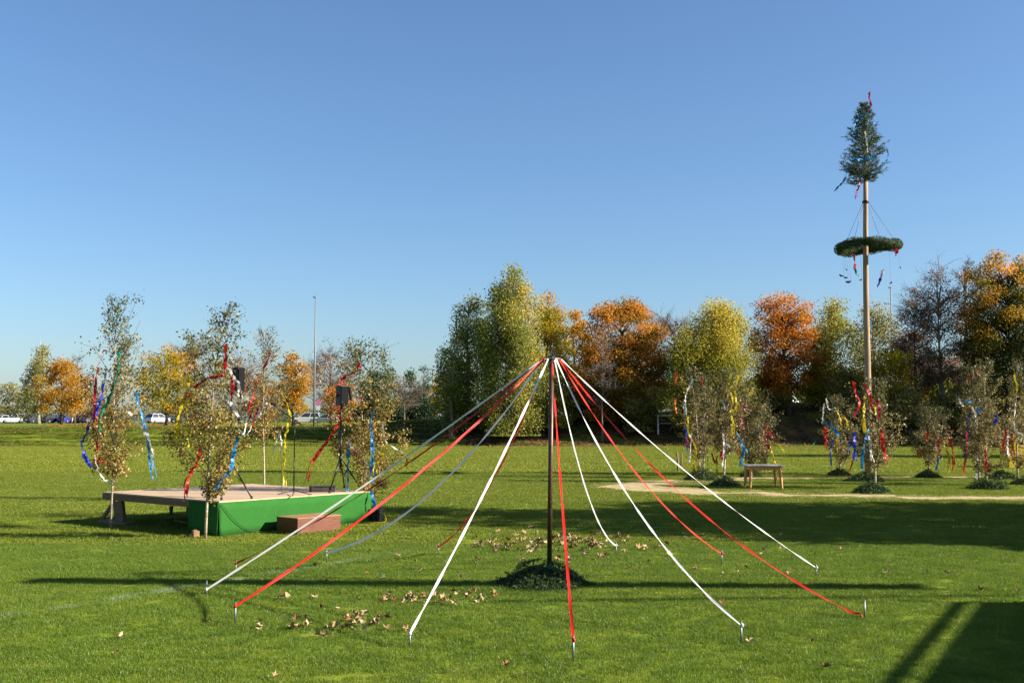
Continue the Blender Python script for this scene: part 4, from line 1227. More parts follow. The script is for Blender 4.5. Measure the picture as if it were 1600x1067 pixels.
# ------------------------------------------------------------------ tall maypole
MBASE = G(1357, 745)
MY = MBASE.y
mp = empty('tall_maypole', 'tall peeled log maypole with spruce top on the right of the field', 'maypole', MBASE)
ztop = P(1352, 160, MY).z; zsp = P(1352, 285, MY).z
lean = P(1352, 285, MY).x - MBASE.x
m = MB(); m.tube([(lean * t + .02 * math.sin(t * 7), 0, zsp * t) for t in [k / 10 for k in range(11)]], [.125 - .045 * k / 10 for k in range(11)], 14); m.build('pole', M['wood_pole'], mp, True)
m = MB()
zc = P(1352, 316, MY).z
m.tube([(lean * .93, 0, zc - .04), (lean * .93, 0, zc + .04)], .115, 12); m.build('iron_collar', M['black_metal'], mp, True)
# spruce top
rd = random.Random(8); rng = np.random.default_rng(8)
sp = MB(); sp.tube([(lean, 0, zsp - .1), (lean + .03, 0, ztop)], [.07, .008], 8)
cs = []
H = ztop - zsp
quads_c = []
vN, fN = [], []
for k in range(240):
    t = rd.random() ** 1.08
    z = zsp - .02 + H * .96 * t
    a = rd.uniform(0, 6.283)
    L = (1 - t) ** 0.80 * .88 * min(1, .70 + t * 1.6) * rd.uniform(.4, 1.12) + .08
    b = Vector((lean + .03 * t, 0, z))
    e = b + Vector((math.cos(a) * L, math.sin(a) * L, L * (.18 + 1.0 * t) + rd.uniform(-.12, .14)))
    mid = b.lerp(e, .55) - Vector((0, 0, .10 * L))
    sp.tube([b, mid, e], [.010, .007, .003], 4, cap=False)
    sub = [(b, mid, e)]
    for q in range(6):
        s0 = mid.lerp(e, rd.uniform(-.3, .8)); 
        s1 = s0 + Vector((math.cos(a + rd.choice((-1, 1)) * rd.uniform(.5, .9)), math.sin(a + rd.choice((-1, 1)) * rd.uniform(.5, .9)), rd.uniform(-.1, .35))) * L * rd.uniform(.18, .38)
        sub.append((s0, s0.lerp(s1, .5), s1))
    for (x0, x1, x2) in sub:
        ln = (x2 - x0).length
        for q in range(max(5, int(ln * 62))):
            u = rd.uniform(.1, 1)
            pp = x0.lerp(x1, u * 2) if u < .5 else x1.lerp(x2, u * 2 - 1)
            dd = ((x2 - x0).normalized() * .8 + Vector((rd.gauss(0, .6), rd.gauss(0, .6), rd.gauss(.2, .6)))).normalized()
            uu, ww = frame_of(dd); aa = rd.uniform(0, 6.28)
            sd_ = (uu * math.cos(aa) + ww * math.sin(aa)) * .0085
            bq = len(vN)
            vN += [tuple(pp - sd_), tuple(pp + sd_), tuple(pp + dd * .075 + sd_ * .3), tuple(pp + dd * .075 - sd_ * .3)]
            fN.append((bq, bq + 1, bq + 2, bq + 3))
stt = sp.build('spruce_top', M['bark_grey'], mp)
link_mesh('needles', np_mesh('needles', np.array(vN), np.array(fN), M['needle_blue'], rng.random(len(fN))), stt)
# wreath
WC = P(1357, 385, MY)
wr = empty('spruce_wreath', 'large spruce wreath hung round the tall maypole', 'wreath', WC)
RW, rw = .97, .17
m = MB()
tilt = lambda a: Vector((math.cos(a) * RW, math.sin(a) * RW, .04 * math.cos(a) + .05 * math.sin(2 * a)))
m.tube([tilt(2 * math.pi * k / 48) for k in range(49)], [rw * .80 * (1 + .12 * math.sin(k * 1.7)) for k in range(49)], 10, cap=False)
gl = m.build('straw_core', mat('dark_binding', (0.02, 0.03, 0.014), .9), wr, True)
nW = 9000
aa = rng.uniform(0, 2 * np.pi, nW); bb = rng.uniform(0, 2 * np.pi, nW)
rwv = rw * (0.85 + .25 * rng.random(nW)) * (1 + .15 * np.sin(aa * 7))
cen = np.c_[np.cos(aa) * (RW + np.cos(bb) * rwv), np.sin(aa) * (RW + np.cos(bb) * rwv), np.sin(bb) * rwv + .04 * np.cos(aa) + .05 * np.sin(2 * aa)]
v, f = leaf_quads(rng, cen, 0.075 * rng.uniform(.6, 1.5, nW), 0, .16, hang=.8)
link_mesh('spruce_twigs', np_mesh('spruce_twigs', v, f, M['needle'], rng.random(nW)), wr)
for k in range(4):
    a = k * math.pi / 2 + .75
    p0 = tilt(a) + Vector((0, 0, rw * .8)); p1 = Vector((lean * .93 - (WC.x - MBASE.x) + math.cos(a) * .1, math.sin(a) * .1, zc - WC.z))
    m = MB(); m.tube([p0, p1], .006, 5); m.build('suspension_cable', M['rust_pole'], wr, True)
MG = 'ribbons on the tall maypole'
def S5(c, pts, lab, w=.07, dy=0.0): return streamer(c, MY + dy * 1.15 + .36, pts, lab, MG, w * 1.5)
S5('crimson', [(1360, 141), (1358, 152), (1361, 165), (1357, 176)], 'crimson ribbon at the very tip of the maypole spruce', .065, -.05)
S5('blue', [(1357, 178), (1345, 182), (1338, 190), (1333, 205), (1331, 220)], 'blue ribbon at the upper left of the maypole spruce', .07, -.3)
S5('blue', [(1333, 246), (1345, 252), (1356, 246), (1368, 250)], 'blue ribbon wound across the middle of the maypole spruce', .09, -.75)
S5('blue', [(1323, 266), (1320, 280), (1311, 291), (1304, 298)], 'blue ribbon flying out at the lower left of the spruce', .09, -.2)
S5('pink', [(1344, 278), (1343, 290), (1339, 300), (1339, 309)], 'pink ribbon hanging under the maypole spruce', .06, -.3)
S5('blue', [(1386, 232), (1387, 242), (1385, 252)], 'small blue piece at the right side of the spruce', .05, -.3)
S5('white', [(1352, 205), (1354, 222), (1356, 238)], 'pale ribbon on the stem of the spruce', .05, -.55)
S5('red', [(1398, 388), (1401, 393), (1400, 398)], 'red bow on the right side of the wreath', .14, -.5)
S5('crimson', [(1334, 397), (1336, 412), (1336, 420)], 'crimson ribbon hanging under the left side of the wreath', .07, -.9)
S5('green', [(1335, 418), (1337, 424), (1337, 430)], 'green end hanging under the left crimson ribbon', .07, -.9)
S5('navy', [(1379, 424), (1376, 434), (1371, 449)], 'dark ribbon with white tip hanging under the right side of the wreath', .09, -.6)
S5('white', [(1381, 421), (1379, 424), (1378, 428)], 'white tip above the dark hanging ribbon', .06, -.62)
for i, (px, py, w, lab) in enumerate([(1316, 429, .12, 'dark curved hanging ornament farthest left under the wreath'), (1322, 432, .11, 'round dark hanging ornament left under the wreath'),
                                     (1325, 438, .15, 'dark crescent ornament hanging lowest left under the wreath'), (1344, 436, .09, 'brown ornament hanging left beside the maypole log'),
                                     (1390, 441, .10, 'small dark ornament hanging right under the wreath'), (1405, 418, .07, 'tiny dark ornament hanging at the right end of the wreath'), (1321, 422, .07, 'tiny dark ornament above the round one')]):
    p = P(px, py, MY - .45 + .1 * i)
    og = empty('hanging_ornament', lab, 'ornament', p, 0, 'ornaments hanging from the wreath')
    m = MB()
    arc = [Vector((math.cos(a) * w * .7, 0, math.sin(a) * w * .42)) for a in [R(160 + 22 * k + i * 25) for k in range(8)]]
    m.tube(arc, [w * .08, w * .17, w * .24, w * .27, w * .27, w * .22, w * .15, w * .06], 7); m.build('figure', M['black'] if i != 3 else M['wood_red'], og, True)
    zz = P(px, 395, p.y).z - p.z
    m = MB(); m.tube([arc[-1], (arc[-1].x * .5, 0, zz)], .0022, 4); m.build('thread', M['rust_pole'], og)

# ------------------------------------------------------------------ saplings and piles round the tall maypole
RG = 'birch saplings round the tall maypole'
SAPR = [  # trunk base px,py, top px,py, width px, leaf bottom, n, label
    (1094, 747, 1078, 572, 66, 712, 2300, 'leaning left birch sapling of the streamer group left of the table'),
    (1099, 741, 1104, 582, 60, 690, 1900, 'second birch sapling of the group left of the table'),
    (1131, 754, 1142, 576, 78, 700, 2500, 'birch sapling with white bow at its stem left of the table'),
    (1172, 743, 1165, 590, 84, 725, 2300, 'reddish birch sapling standing right behind the table'),
    (1196, 741, 1192, 626, 66, 728, 1500, 'small birch sapling behind the right table leg'),
    (1313, 741, 1306, 618, 78, 722, 1900, 'birch sapling with blue bow left of the maypole foot'),
    (1368, 763, 1368, 590, 92, 728, 2700, 'birch sapling in front of the maypole foot'),
    (1451, 744, 1456, 636, 84, 722, 1900, 'low wide birch sapling with red streamers right of the maypole'),
    (1530, 752, 1522, 572, 70, 715, 2000, 'birch sapling beside the long white streamer at the right'),
    (1541, 758, 1540, 560, 88, 738, 2800, 'tall birch sapling in the nearest pile at the right edge'),
    (1590, 748, 1589, 562, 76, 728, 2000, 'birch sapling cut by the right edge of the picture')]
SY = []
for i, (bx, by, tx, ty, w, lb, n, lab) in enumerate(SAPR):
    b = G(bx, by); SY.append(b.y)
    sapling(lab, b, P(tx, ty, b.y), w / F * b.y, P(bx, lb, b.y).z, n, 30 + i, RG, leaf='l_sapgreen', ls=.062, trunk_r=.035, bulge=.22, dens=1.75)
PILES = [(1097, 750, 56, 22, 'spruce branch pile at the leaning left sapling of the table group'), (1133, 759, 50, 16, 'flat spruce branch pile in front of the white bow sapling'),
         (1170, 745, 28, 14, 'spruce branch pile seen behind the left table leg'), (1311, 743, 36, 12, 'spruce branch pile at the blue bow sapling left of the maypole'),
         (1350, 752, 62, 15, 'spruce branch pile round the tall maypole foot'), (1362, 770, 56, 20, 'spruce branch pile nearest in front of the tall maypole'),
         (1450, 746, 40, 13, 'spruce branch pile at the low sapling right of the maypole'), (1540, 764, 58, 20, 'big spruce branch pile near the right edge'),
         (1568, 748, 42, 13, 'spruce branch pile just behind the big one at the right'), (1602, 757, 44, 14, 'spruce branch pile cut by the right picture edge')]
for i, (px, py, w, h, lab) in enumerate(PILES):
    g = G(px, py)
    pile(lab, g.x, g.y, w / F * g.y / 2 * 1.12, h / F * g.y * 1.15, 16, 50 + i)

TG = 'paper streamers on the saplings round the tall maypole'
def S6(k, c, pts, lab, w=.11): return streamer(c, SY[k] - .42, pts, lab, TG, w)
S6(0, 'red', [(1058, 584), (1057, 592), (1055, 601)], 'red piece high on the left side of the table group')
S6(0, 'green', [(1049, 580), (1047, 592), (1049, 600)], 'green piece at the far left top of the table group', .08)
S6(0, 'orange', [(1055, 622), (1055, 632), (1057, 646)], 'orange red streamer at the left edge of the table group', .12)
S6(0, 'white', [(1083, 592), (1072, 616), (1071, 630), (1072, 648)], 'long white streamer high in the leaning sapling', .10)
S6(0, 'yellow', [(1075, 651), (1076, 676), (1087, 700), (1086, 724), (1091, 746)], 'long golden streamer curving down to the left pile', .10)
S6(0, 'white', [(1081, 677), (1079, 700), (1078, 722)], 'pale silver streamer left of the golden one', .07)
S6(0, 'royal', [(1072, 670), (1073, 690), (1072, 706)], 'royal blue streamer at the left of the golden one', .12)
S6(0, 'red', [(1073, 683), (1075, 690), (1073, 697)], 'red knot over the royal blue streamer', .10)
S6(0, 'yellow', [(1084, 720), (1084, 735), (1089, 745)], 'short yellow tail on the left pile', .07)
S6(1, 'royal', [(1099, 650), (1097, 681), (1094, 704)], 'royal blue streamer in the middle of the table group', .13)
S6(1, 'purple', [(1104, 662), (1106, 680), (1107, 700)], 'purple streamer beside the middle royal blue one', .08)
S6(1, 'yellow', [(1117, 674), (1115, 698), (1120, 722), (1120, 742)], 'yellow streamer hanging low between the stems', .10)
S6(1, 'red', [(1112, 707), (1116, 720), (1119, 722), (1121, 711)], 'red loop low between the stems', .10)
S6(1, 'green', [(1106, 702), (1106, 720), (1107, 738)], 'thin green tail beside the second stem', .05)
S6(1, 'pink', [(1100, 695), (1102, 705), (1106, 708)], 'pink scrap beside the second stem', .09)
S6(2, 'white', [(1130, 677), (1131, 688), (1132, 698), (1130, 715), (1129, 731)], 'white bow streamer on the stem left of the table', .11)
S6(2, 'white', [(1132, 698), (1137, 694), (1140, 698)], 'short white bow end', .09)
S6(2, 'yellow', [(1143, 584), (1139, 607), (1144, 622), (1142, 642), (1145, 663), (1143, 682)], 'long bright yellow streamer winding down from the top', .11)
S6(2, 'yellow', [(1155, 585), (1148, 612), (1151, 633), (1144, 645)], 'second yellow streamer winding at the upper right', .11)
S6(2, 'red', [(1098, 590), (1097, 596), (1099, 602)], 'small red piece high in the middle of the group', .08)
S6(2, 'white', [(1127, 625), (1131, 632), (1133, 640)], 'white knot high beside the yellow streamer', .08)
S6(2, 'red', [(1128, 703), (1127, 712), (1129, 718)], 'pinkish red piece behind the white bow', .10)
S6(3, 'pink', [(1163, 625), (1161, 640), (1159, 655), (1160, 670)], 'crimson pink streamer above the table', .14)
S6(3, 'red', [(1151, 646), (1154, 650), (1152, 655)], 'red knot left of the crimson pink streamer', .11)
S6(3, 'white', [(1139, 677), (1143, 690), (1150, 695), (1159, 689)], 'white garland swinging above the table', .07)
S6(3, 'blue', [(1152, 676), (1158, 692), (1162, 700), (1160, 712), (1156, 728)], 'light blue streamer hanging above the table corner', .14)
S6(3, 'blue', [(1158, 692), (1165, 702), (1168, 707)], 'light blue end spreading right above the table', .11)
S6(3, 'orange', [(1153, 698), (1153, 706), (1155, 716)], 'orange piece beside the light blue streamer', .08)
S6(4, 'blue', [(1186, 662), (1183, 670), (1182, 678)], 'blue piece above the right half of the table', .11)
S6(4, 'crimson', [(1196, 663), (1195, 685), (1202, 701)], 'crimson streamer left arm above the table', .13)
S6(4, 'crimson', [(1197, 665), (1203, 676), (1211, 688)], 'crimson streamer right arm above the table', .13)
S6(4, 'yellow', [(1203, 689), (1206, 707), (1213, 725)], 'yellow streamer hanging down to the table edge', .09)
S6(4, 'yellow', [(1204, 689), (1220, 698), (1225, 708)], 'yellow streamer reaching out right of the table', .09)
S6(5, 'white', [(1291, 622), (1295, 639), (1305, 637)], 'white bent streamer at the top left of the maypole foot', .09)
S6(5, 'white', [(1287, 631), (1286, 646), (1285, 661)], 'pale streamer hanging at the left of the blue bow', .09)
S6(5, 'red', [(1288, 666), (1290, 684), (1292, 703)], 'broad red streamer under the pale one', .16)
S6(5, 'blue', [(1287, 657), (1294, 662), (1302, 668), (1311, 681)], 'bright blue bow slanting across the sapling', .15)
S6(5, 'yellow', [(1306, 638), (1313, 655), (1314, 671)], 'yellow streamer above the blue bow', .11)
S6(5, 'yellow', [(1315, 652), (1323, 657), (1326, 675)], 'yellow streamer right of the blue bow', .11)
S6(5, 'yellow', [(1307, 685), (1309, 711), (1310, 728)], 'yellow streamer hanging low to the pile', .12)
S6(5, 'royal', [(1302, 687), (1298, 707), (1299, 733)], 'thin royal blue tail left of the low yellow one', .08)
S6(5, 'green', [(1274, 689), (1271, 695), (1269, 703)], 'green scrap out at the far left', .09)
S6(6, 'royal', [(1334, 676), (1336, 694), (1333, 718)], 'royal blue streamer left of the maypole log', .15)
S6(6, 'royal', [(1331, 686), (1328, 697), (1327, 710)], 'narrow royal blue streamer beside the broad one', .08)
S6(6, 'red', [(1333, 718), (1330, 729), (1325, 739)], 'thin red tail under the royal blue streamer', .06)
S6(6, 'blue', [(1358, 670), (1352, 687), (1348, 711), (1347, 737)], 'light blue streamer down the maypole log', .12)
S6(6, 'white', [(1358, 681), (1360, 700), (1361, 720)], 'white streamer down the maypole log', .11)
S6(6, 'yellow', [(1352, 620), (1350, 640), (1350, 655), (1352, 677)], 'yellow streamer down the left of the maypole log', .13)
S6(6, 'red', [(1334, 596), (1337, 616), (1343, 631), (1334, 651)], 'red streamer high at the left of the log', .13)
S6(6, 'red', [(1352, 601), (1358, 615), (1361, 628), (1361, 640)], 'red streamer crossing the log', .12)
S6(6, 'crimson', [(1369, 625), (1374, 637), (1373, 654)], 'crimson streamer right of the log', .12)
S6(6, 'yellow', [(1361, 631), (1367, 636), (1368, 648)], 'small yellow streamer right of the log', .09)
S6(6, 'red', [(1378, 672), (1380, 698), (1385, 719)], 'broad red streamer at the right of the foot sapling', .17)
S6(7, 'red', [(1449, 676), (1450, 680), (1447, 685)], 'red knot on the low wide sapling', .14)
S6(7, 'red', [(1466, 686), (1467, 700), (1471, 714)], 'red streamer in the middle of the low wide sapling', .12)
S6(7, 'yellow', [(1474, 688), (1477, 700), (1483, 715), (1483, 738)], 'yellow streamer of the low wide sapling', .10)
S6(7, 'red', [(1482, 682), (1489, 704), (1491, 736)], 'long red streamer at the right of the low wide sapling', .13)
S6(7, 'blue', [(1466, 711), (1465, 722), (1463, 734)], 'blue tail under the low wide sapling', .09)
S6(7, 'orange', [(1437, 702), (1438, 708), (1437, 714)], 'orange scrap at the left of the low wide sapling', .09)
S6(8, 'red', [(1532, 568), (1528, 580), (1522, 590)], 'red streamer at the top of the saplings near the right edge', .11)
S6(8, 'red', [(1514, 590), (1514, 597), (1516, 602)], 'red knot left under the top red streamer', .09)
S6(8, 'white', [(1499, 622), (1503, 633), (1520, 637), (1526, 667), (1527, 710), (1527, 750)], 'very long white streamer falling to the ground near the right edge', .09)
S6(8, 'blue', [(1507, 625), (1512, 628), (1525, 630), (1529, 646)], 'light blue bow on the long white streamer', .15)
S6(8, 'navy', [(1515, 645), (1511, 680), (1507, 714)], 'long navy streamer left of the long white one', .13)
S6(8, 'red', [(1509, 671), (1511, 696), (1505, 742)], 'long red streamer behind the navy one', .11)
S6(9, 'royal', [(1556, 648), (1557, 654), (1555, 662)], 'royal blue piece in the tall right sapling', .14)
S6(9, 'red', [(1540, 704), (1541, 720), (1541, 736)], 'red streamer on the stem of the tall right sapling', .10)
S6(9, 'red', [(1574, 672), (1570, 685), (1566, 703)], 'red streamer between the two right edge saplings', .09)
S6(9, 'white', [(1575, 680), (1574, 695), (1575, 712)], 'white streamer between the two right edge saplings', .07)
S6(10, 'orange', [(1584, 680), (1582, 696), (1583, 713)], 'orange and yellow streamer at the right edge', .12)
S6(10, 'yellow', [(1586, 688), (1586, 698), (1587, 710)], 'yellow end beside the orange one at the right edge', .07)
S6(10, 'white', [(1587, 628), (1585, 667), (1590, 676), (1597, 678), (1595, 691)], 'white hooked streamer at the right edge', .08)
S6(10, 'yellow', [(1585, 585), (1589, 612), (1578, 616)], 'yellow streamer high at the right edge', .09)

# ------------------------------------------------------------------ table
tb = G(1197, 764)
ttop = P(1197, 726.5, tb.y).z
tbl = empty('wooden_table', 'old wooden table with grey top and splayed legs on the grass', 'table', (tb.x, tb.y + .35, 0), R(3))
TW = 60 / F * tb.y
m = MB().box((0, 0, ttop - .018), (TW, .72, .036)); m.build('table_top', M['table_top'], tbl, bevel=.006)
MB().box((0, -.27, ttop - .032 - .055), (TW - .22, .03, .11)).build('apron', M['wood_table'], tbl)
MB().box((0, .27, ttop - .032 - .055), (TW - .22, .03, .11)).build('apron', M['wood_table'], tbl)
for s in (-1, 1): MB().box((s * (TW / 2 - .11), 0, ttop - .032 - .055), (.03, .50, .11)).build('apron', M['wood_table'], tbl)
for sx in (-1, 1):
    for sy in (-1, 1):
        m = MB(); m.tube([(sx * (TW / 2 - .14), sy * .25, ttop - .033), (sx * (TW / 2 - .09), sy * .29, 0)], [.060, .034], 4); m.build('leg', M['wood_table'], tbl)

# ------------------------------------------------------------------ goal, masts, signs
gy = 84.5
zg = terrain(20, gy)
gl_ = empty('football_goal', 'grey football goal at the foot of the dark bank', 'goal', P(1022, 697, gy) * 1.0)
gb = P(1022, 697, gy); GX0 = P(1010, 650, gy).x - gb.x; gtop = P(1015, 649, gy).z - gb.z
gx1 = P(1028, 649, gy).x - gb.x
GW = 5.0
m = MB(); m.tube([(gx1, 0, -.3), (gx1, 0, gtop)], .06, 8); m.build('post', M['goal'], gl_, True)
m = MB(); m.tube([(gx1 + GW, 0, -.3), (gx1 + GW, 0, gtop)], .06, 8); m.build('post', M['goal'], gl_, True)
m = MB(); m.tube([(gx1 - .05, 0, gtop), (gx1 + GW + .05, 0, gtop)], .06, 8); m.build('crossbar', M['goal'], gl_, True)
for x in (gx1, gx1 + GW):
    m = MB(); m.tube([(x, .05, gtop), (x - .75, 1.0, gtop), (x - .35, 1.5, .35)], .035, 6); m.build('net_bracket', M['goal'], gl_, True)
m = MB(); m.tube([(gx1 - .75, 1.0, gtop * .74), (gx1 + GW - .75, 1.0, gtop * .74)], .03, 6); m.build('net_rail', M['goal'], gl_, True)

def lamp_mast(label, px, Y, ytop, r=.07, arm=.0):
    x = (px - CX) / F * Y; z0 = terrain(x, Y)
    h = P(px, ytop, Y).z - z0
    t = empty('lamp_mast', label, 'lamp mast', (x, Y, z0 - .1), 0, 'lamp masts')
    m = MB(); m.tube([(0, 0, 0), (0, 0, h * .45), (0, 0, h)], [r * 1.3, r, r * .65], 10); m.build('pole', M['mast'], t, True)
    m = MB(); m.box((-.08 - arm / 2, 0, h + .02), (.28 + arm, .24, .12), taper=.8); m.build('lamp_head', M['mast'], t, bevel=.02)
    m = MB(); m.box((-.08 - arm / 2, -.02, h - .045), (.22 + arm, .20, .012)); m.build('lamp_glass', M['glass'], t)
    m = MB(); m.tube([(0, 0, h), (0, 0, h + .28)], [.03, .02], 6); m.build('spigot', M['mast'], t, True)
    return t
lamp_mast('tall slim grey lamp mast behind the stage', 491.5, 92.5, 463, .065)
lamp_mast('short lamp mast at the left foot of the tall birches', 676, 130, 576, .09, .5)
lamp_mast('lamp mast half hidden between the nearly bare trees at the right', 1452, 100, 500, .07, .6)
lamp_mast('thin dark mast just right of the maypole above the trees', 1395, 110, 448, .07)
# no-stopping style round sign hung on the mast
x = (497.5 - CX) / F * 92.2
z = P(497.5, 630, 92.2).z
sg = empty('round_sign', 'small pink and white round sign beside the tall lamp mast', 'sign', (x, 92.2, terrain(x, 92.2)))
zz = z - terrain(x, 92.2)
m = MB(); m.tube([(0, .03, 0), (0, .03, zz + .2)], .025, 8); m.build('sign_pole', M['mast'], sg, True)
m = MB(); m.tube([(0, 0, zz + .05), (0, -.02, zz + .05)], .26, 20); m.build('disc', mat('pink_sign', (0.62, 0.22, 0.34), .4), sg)
m = MB(); m.box((0, -.01, zz - .38), (.34, .02, .40)); m.build('plate', M['white_wall'], sg)
# two thin brown posts left of the table group
for i, (px, by, ty) in enumerate([(1059, 736, 706), (1064, 733, 709)]):
    g = G(px, by)
    h = P(px, ty, g.y).z
    m = MB(); m.tube([(0, 0, -.1), (.02 * i, 0, h * .5), (-.02 + .06 * i, 0, h)], [.035, .04, .03], 7)
    tag(m.build('wooden_post', M['wood_beam'], None, True, loc=g), ['thin brown wooden post farthest left of the table group', 'slightly bent brown wooden post right beside the straight one'][i], 'post', 'thin posts on the field')
# yellow board box at the right edge
g = G(1577, 731)
yb_ = empty('yellow_hoarding', 'yellow wooden box behind the saplings at the right edge', 'yellow box', g)
hh = P(1577, 697, g.y).z
for k in range(4):
    MB().box((.30 + .62 * k, 0, hh / 2), (.61, .04, hh)).build('board', M['yellow_board'], yb_)
for sx in (0.02, 2.46): MB().box((sx, .42, hh / 2), (.04, .80, hh)).build('side_board', M['yellow_board'], yb_)
MB().box((1.24, .42, hh + .012), (2.56, .92, .024)).build('lid', M['yellow_board'], yb_)
# small yellow flower pot like light thing is left out; white barrier on the bank
x0, x1 = (612 - CX) / F * 140, (634 - CX) / F * 140
z0 = terrain(x0, 140)
wb = empty('white_barrier', 'low white barrier on the lawn left of the grey bare tree', 'barrier', ((x0 + x1) / 2, 140, z0))
MB().box((0, 0, .32), (x1 - x0, .25, .34), taper=.9).build('beam', M['white_wall'], wb, bevel=.03)
for s in (-1, 1): MB().box((s * (x1 - x0) * .38, 0, .075), (.25, .4, .15)).build('foot', M['mast'], wb)

# ------------------------------------------------------------------ cars
def car(label, px, Y, paint, yaw, kind='hatch', group='cars parked beyond the field'):
    x = (px - CX) / F * Y
    root = empty('parked_car', label, 'car', (x, Y, terrain(x, Y) + .012), yaw, group)
    L, W, Hh = (4.3, 1.75, 1.46) if kind == 'hatch' else ((4.7, 1.85, 1.72) if kind == 'suv' else (5.0, 1.95, 2.2))
    hood = .92 if kind != 'van' else 1.15
    body = [(-L / 2, .30), (-L / 2 + .02, .72), (-L / 2 + .08, hood), (L / 2 - 1.25, hood), (L / 2 - .3, hood - .14), (L / 2 - .02, .62), (L / 2, .30), (L / 2 - .4, .22), (-L / 2 + .3, .22)]
    if kind == 'suv': body = [(a, b * 1.1) for a, b in body]; hood *= 1.1
    MB().prism(body, -W / 2, W / 2).build('body', paint, root, bevel=.06)
    cx0, cx1 = (-L / 2 + .12, L / 2 - 1.2)
    def cab(z0, z1, k0, k1, inset, name, m, y_in):
        vs = []
        for z, k in ((z0, k0), (z1, k1)):
            xa, xb = cx0 + k * .45, cx1 - k * .95
            ww = W / 2 - y_in - k * inset
            vs += [(xa, -ww, z), (xb, -ww, z), (xb, ww, z), (xa, ww, z)]
        MB().add(vs, [(3, 2, 1, 0), (4, 5, 6, 7), (0, 1, 5, 4), (1, 2, 6, 5), (2, 3, 7, 6), (3, 0, 4, 7)]).build(name, m, root, bevel=.03)
    cab(hood - .01, Hh - .06, 0, .9, .16, 'window', M['glass'], .05)
    cab(Hh - .062, Hh, .88, 1.05, .16, 'roof', paint, .04)
    for k in (0.02, .5, .98):
        for s in (-1, 1):
            a = Vector((lerp(cx0, cx1, k), s * (W / 2 - .045), hood - .01)); b = Vector((lerp(cx0 + .41, cx1 - .86, k), s * (W / 2 - .19), Hh - .05))
            m = MB(); m.beam(a, b, .07, .05); m.build('pillar', paint, root)
    for sx in (-L / 2 + .85, L / 2 - .85):
        for s in (-1, 1):
            m = MB(); m.tube([(sx, s * (W / 2 - .2), .32), (sx, s * (W / 2 + .01), .32)], .32, 16); w = m.build('wheel', M['tyre'], root, True)
            m = MB(); m.tube([(sx, s * (W / 2 + .005), .32), (sx, s * (W / 2 + .02), .32)], .2, 12); m.build('rim', M['mast'], w, True)
    for s in (-1, 1):
        MB().box((L / 2 - .12, s * (W / 2 - .3), .68), (.2, .36, .13)).build('headlight', M['goal'], root)
        MB().box((-L / 2 + .03, s * (W / 2 - .17), .80), (.1, .22, .16)).build('tail_light', PAINT['tail'], root)
    return root
def paint(n, c): 
    m = mat('paint_' + n, c, .28, .04, 2, spec=.6); m.node_tree.nodes['Principled BSDF'].inputs['Coat Weight'].default_value = .6; return m
PAINT = {k: paint(k, c) for k, c in dict(white=(.75, .75, .74), silver=(.35, .37, .38), navy=(.012, .018, .05), black=(.012, .012, .014), blue=(.015, .03, .22), grey=(.10, .105, .115), dark=(.03, .03, .045)).items()}
PAINT['tail'] = mat('tail_light_red', (.35, .01, .01), .25)
for px, c, yaw, k, lab in [(3, 'silver', .1, 'hatch', 'silver car cut by the left picture edge'), (21, 'white', .5, 'hatch', 'white car half hidden behind the white estate at the far left'), (38, 'white', .0, 'suv', 'white estate car seen from the side, brightest of the left row'),
                     (57, 'dark', 1.2, 'hatch', 'dark car right beside the white estate'), (69, 'navy', 1.25, 'hatch', 'navy car with red tail light left of the orange maple stem'), (82, 'black', 1.2, 'hatch', 'black car just left of the orange maple stem'),
                     (95, 'navy', 1.3, 'hatch', 'navy car right behind the orange maple stem'), (109, 'blue', 1.25, 'hatch', 'blue car right of the orange maple stem'), (122, 'silver', 1.2, 'hatch', 'pale silver car right of the blue one'),
                     (133, 'black', 1.25, 'hatch', 'black car right of the pale silver one'), (144, 'grey', 1.2, 'hatch', 'grey car at the leftmost sapling'), (262, 'navy', .1, 'hatch', 'navy car under the golden maple'), (288, 'grey', .3, 'hatch', 'grey car behind the second sapling')]:
    car(lab, px, 203 + random.Random(px).uniform(-3, 3), PAINT[c], yaw, k)
car('white car standing left of the golden maple stem', 249, 200, PAINT['white'], 1.0, 'suv')
car('white car left of the tall lamp mast', 481, 168, PAINT['white'], 3.1, 'suv')
car('grey car right of the tall lamp mast', 509, 166, PAINT['silver'], 3.0, 'hatch')
car('white car on the bank top below the round rust orange tree', 1230, 128, PAINT['white'], 1.0, 'hatch')
car('silver car glimpsed between the birch trunks', 698, 168, PAINT['silver'], .2, 'hatch')
car('white car in the shade under the tall birches', 752, 160, PAINT['white'], .3, 'hatch')

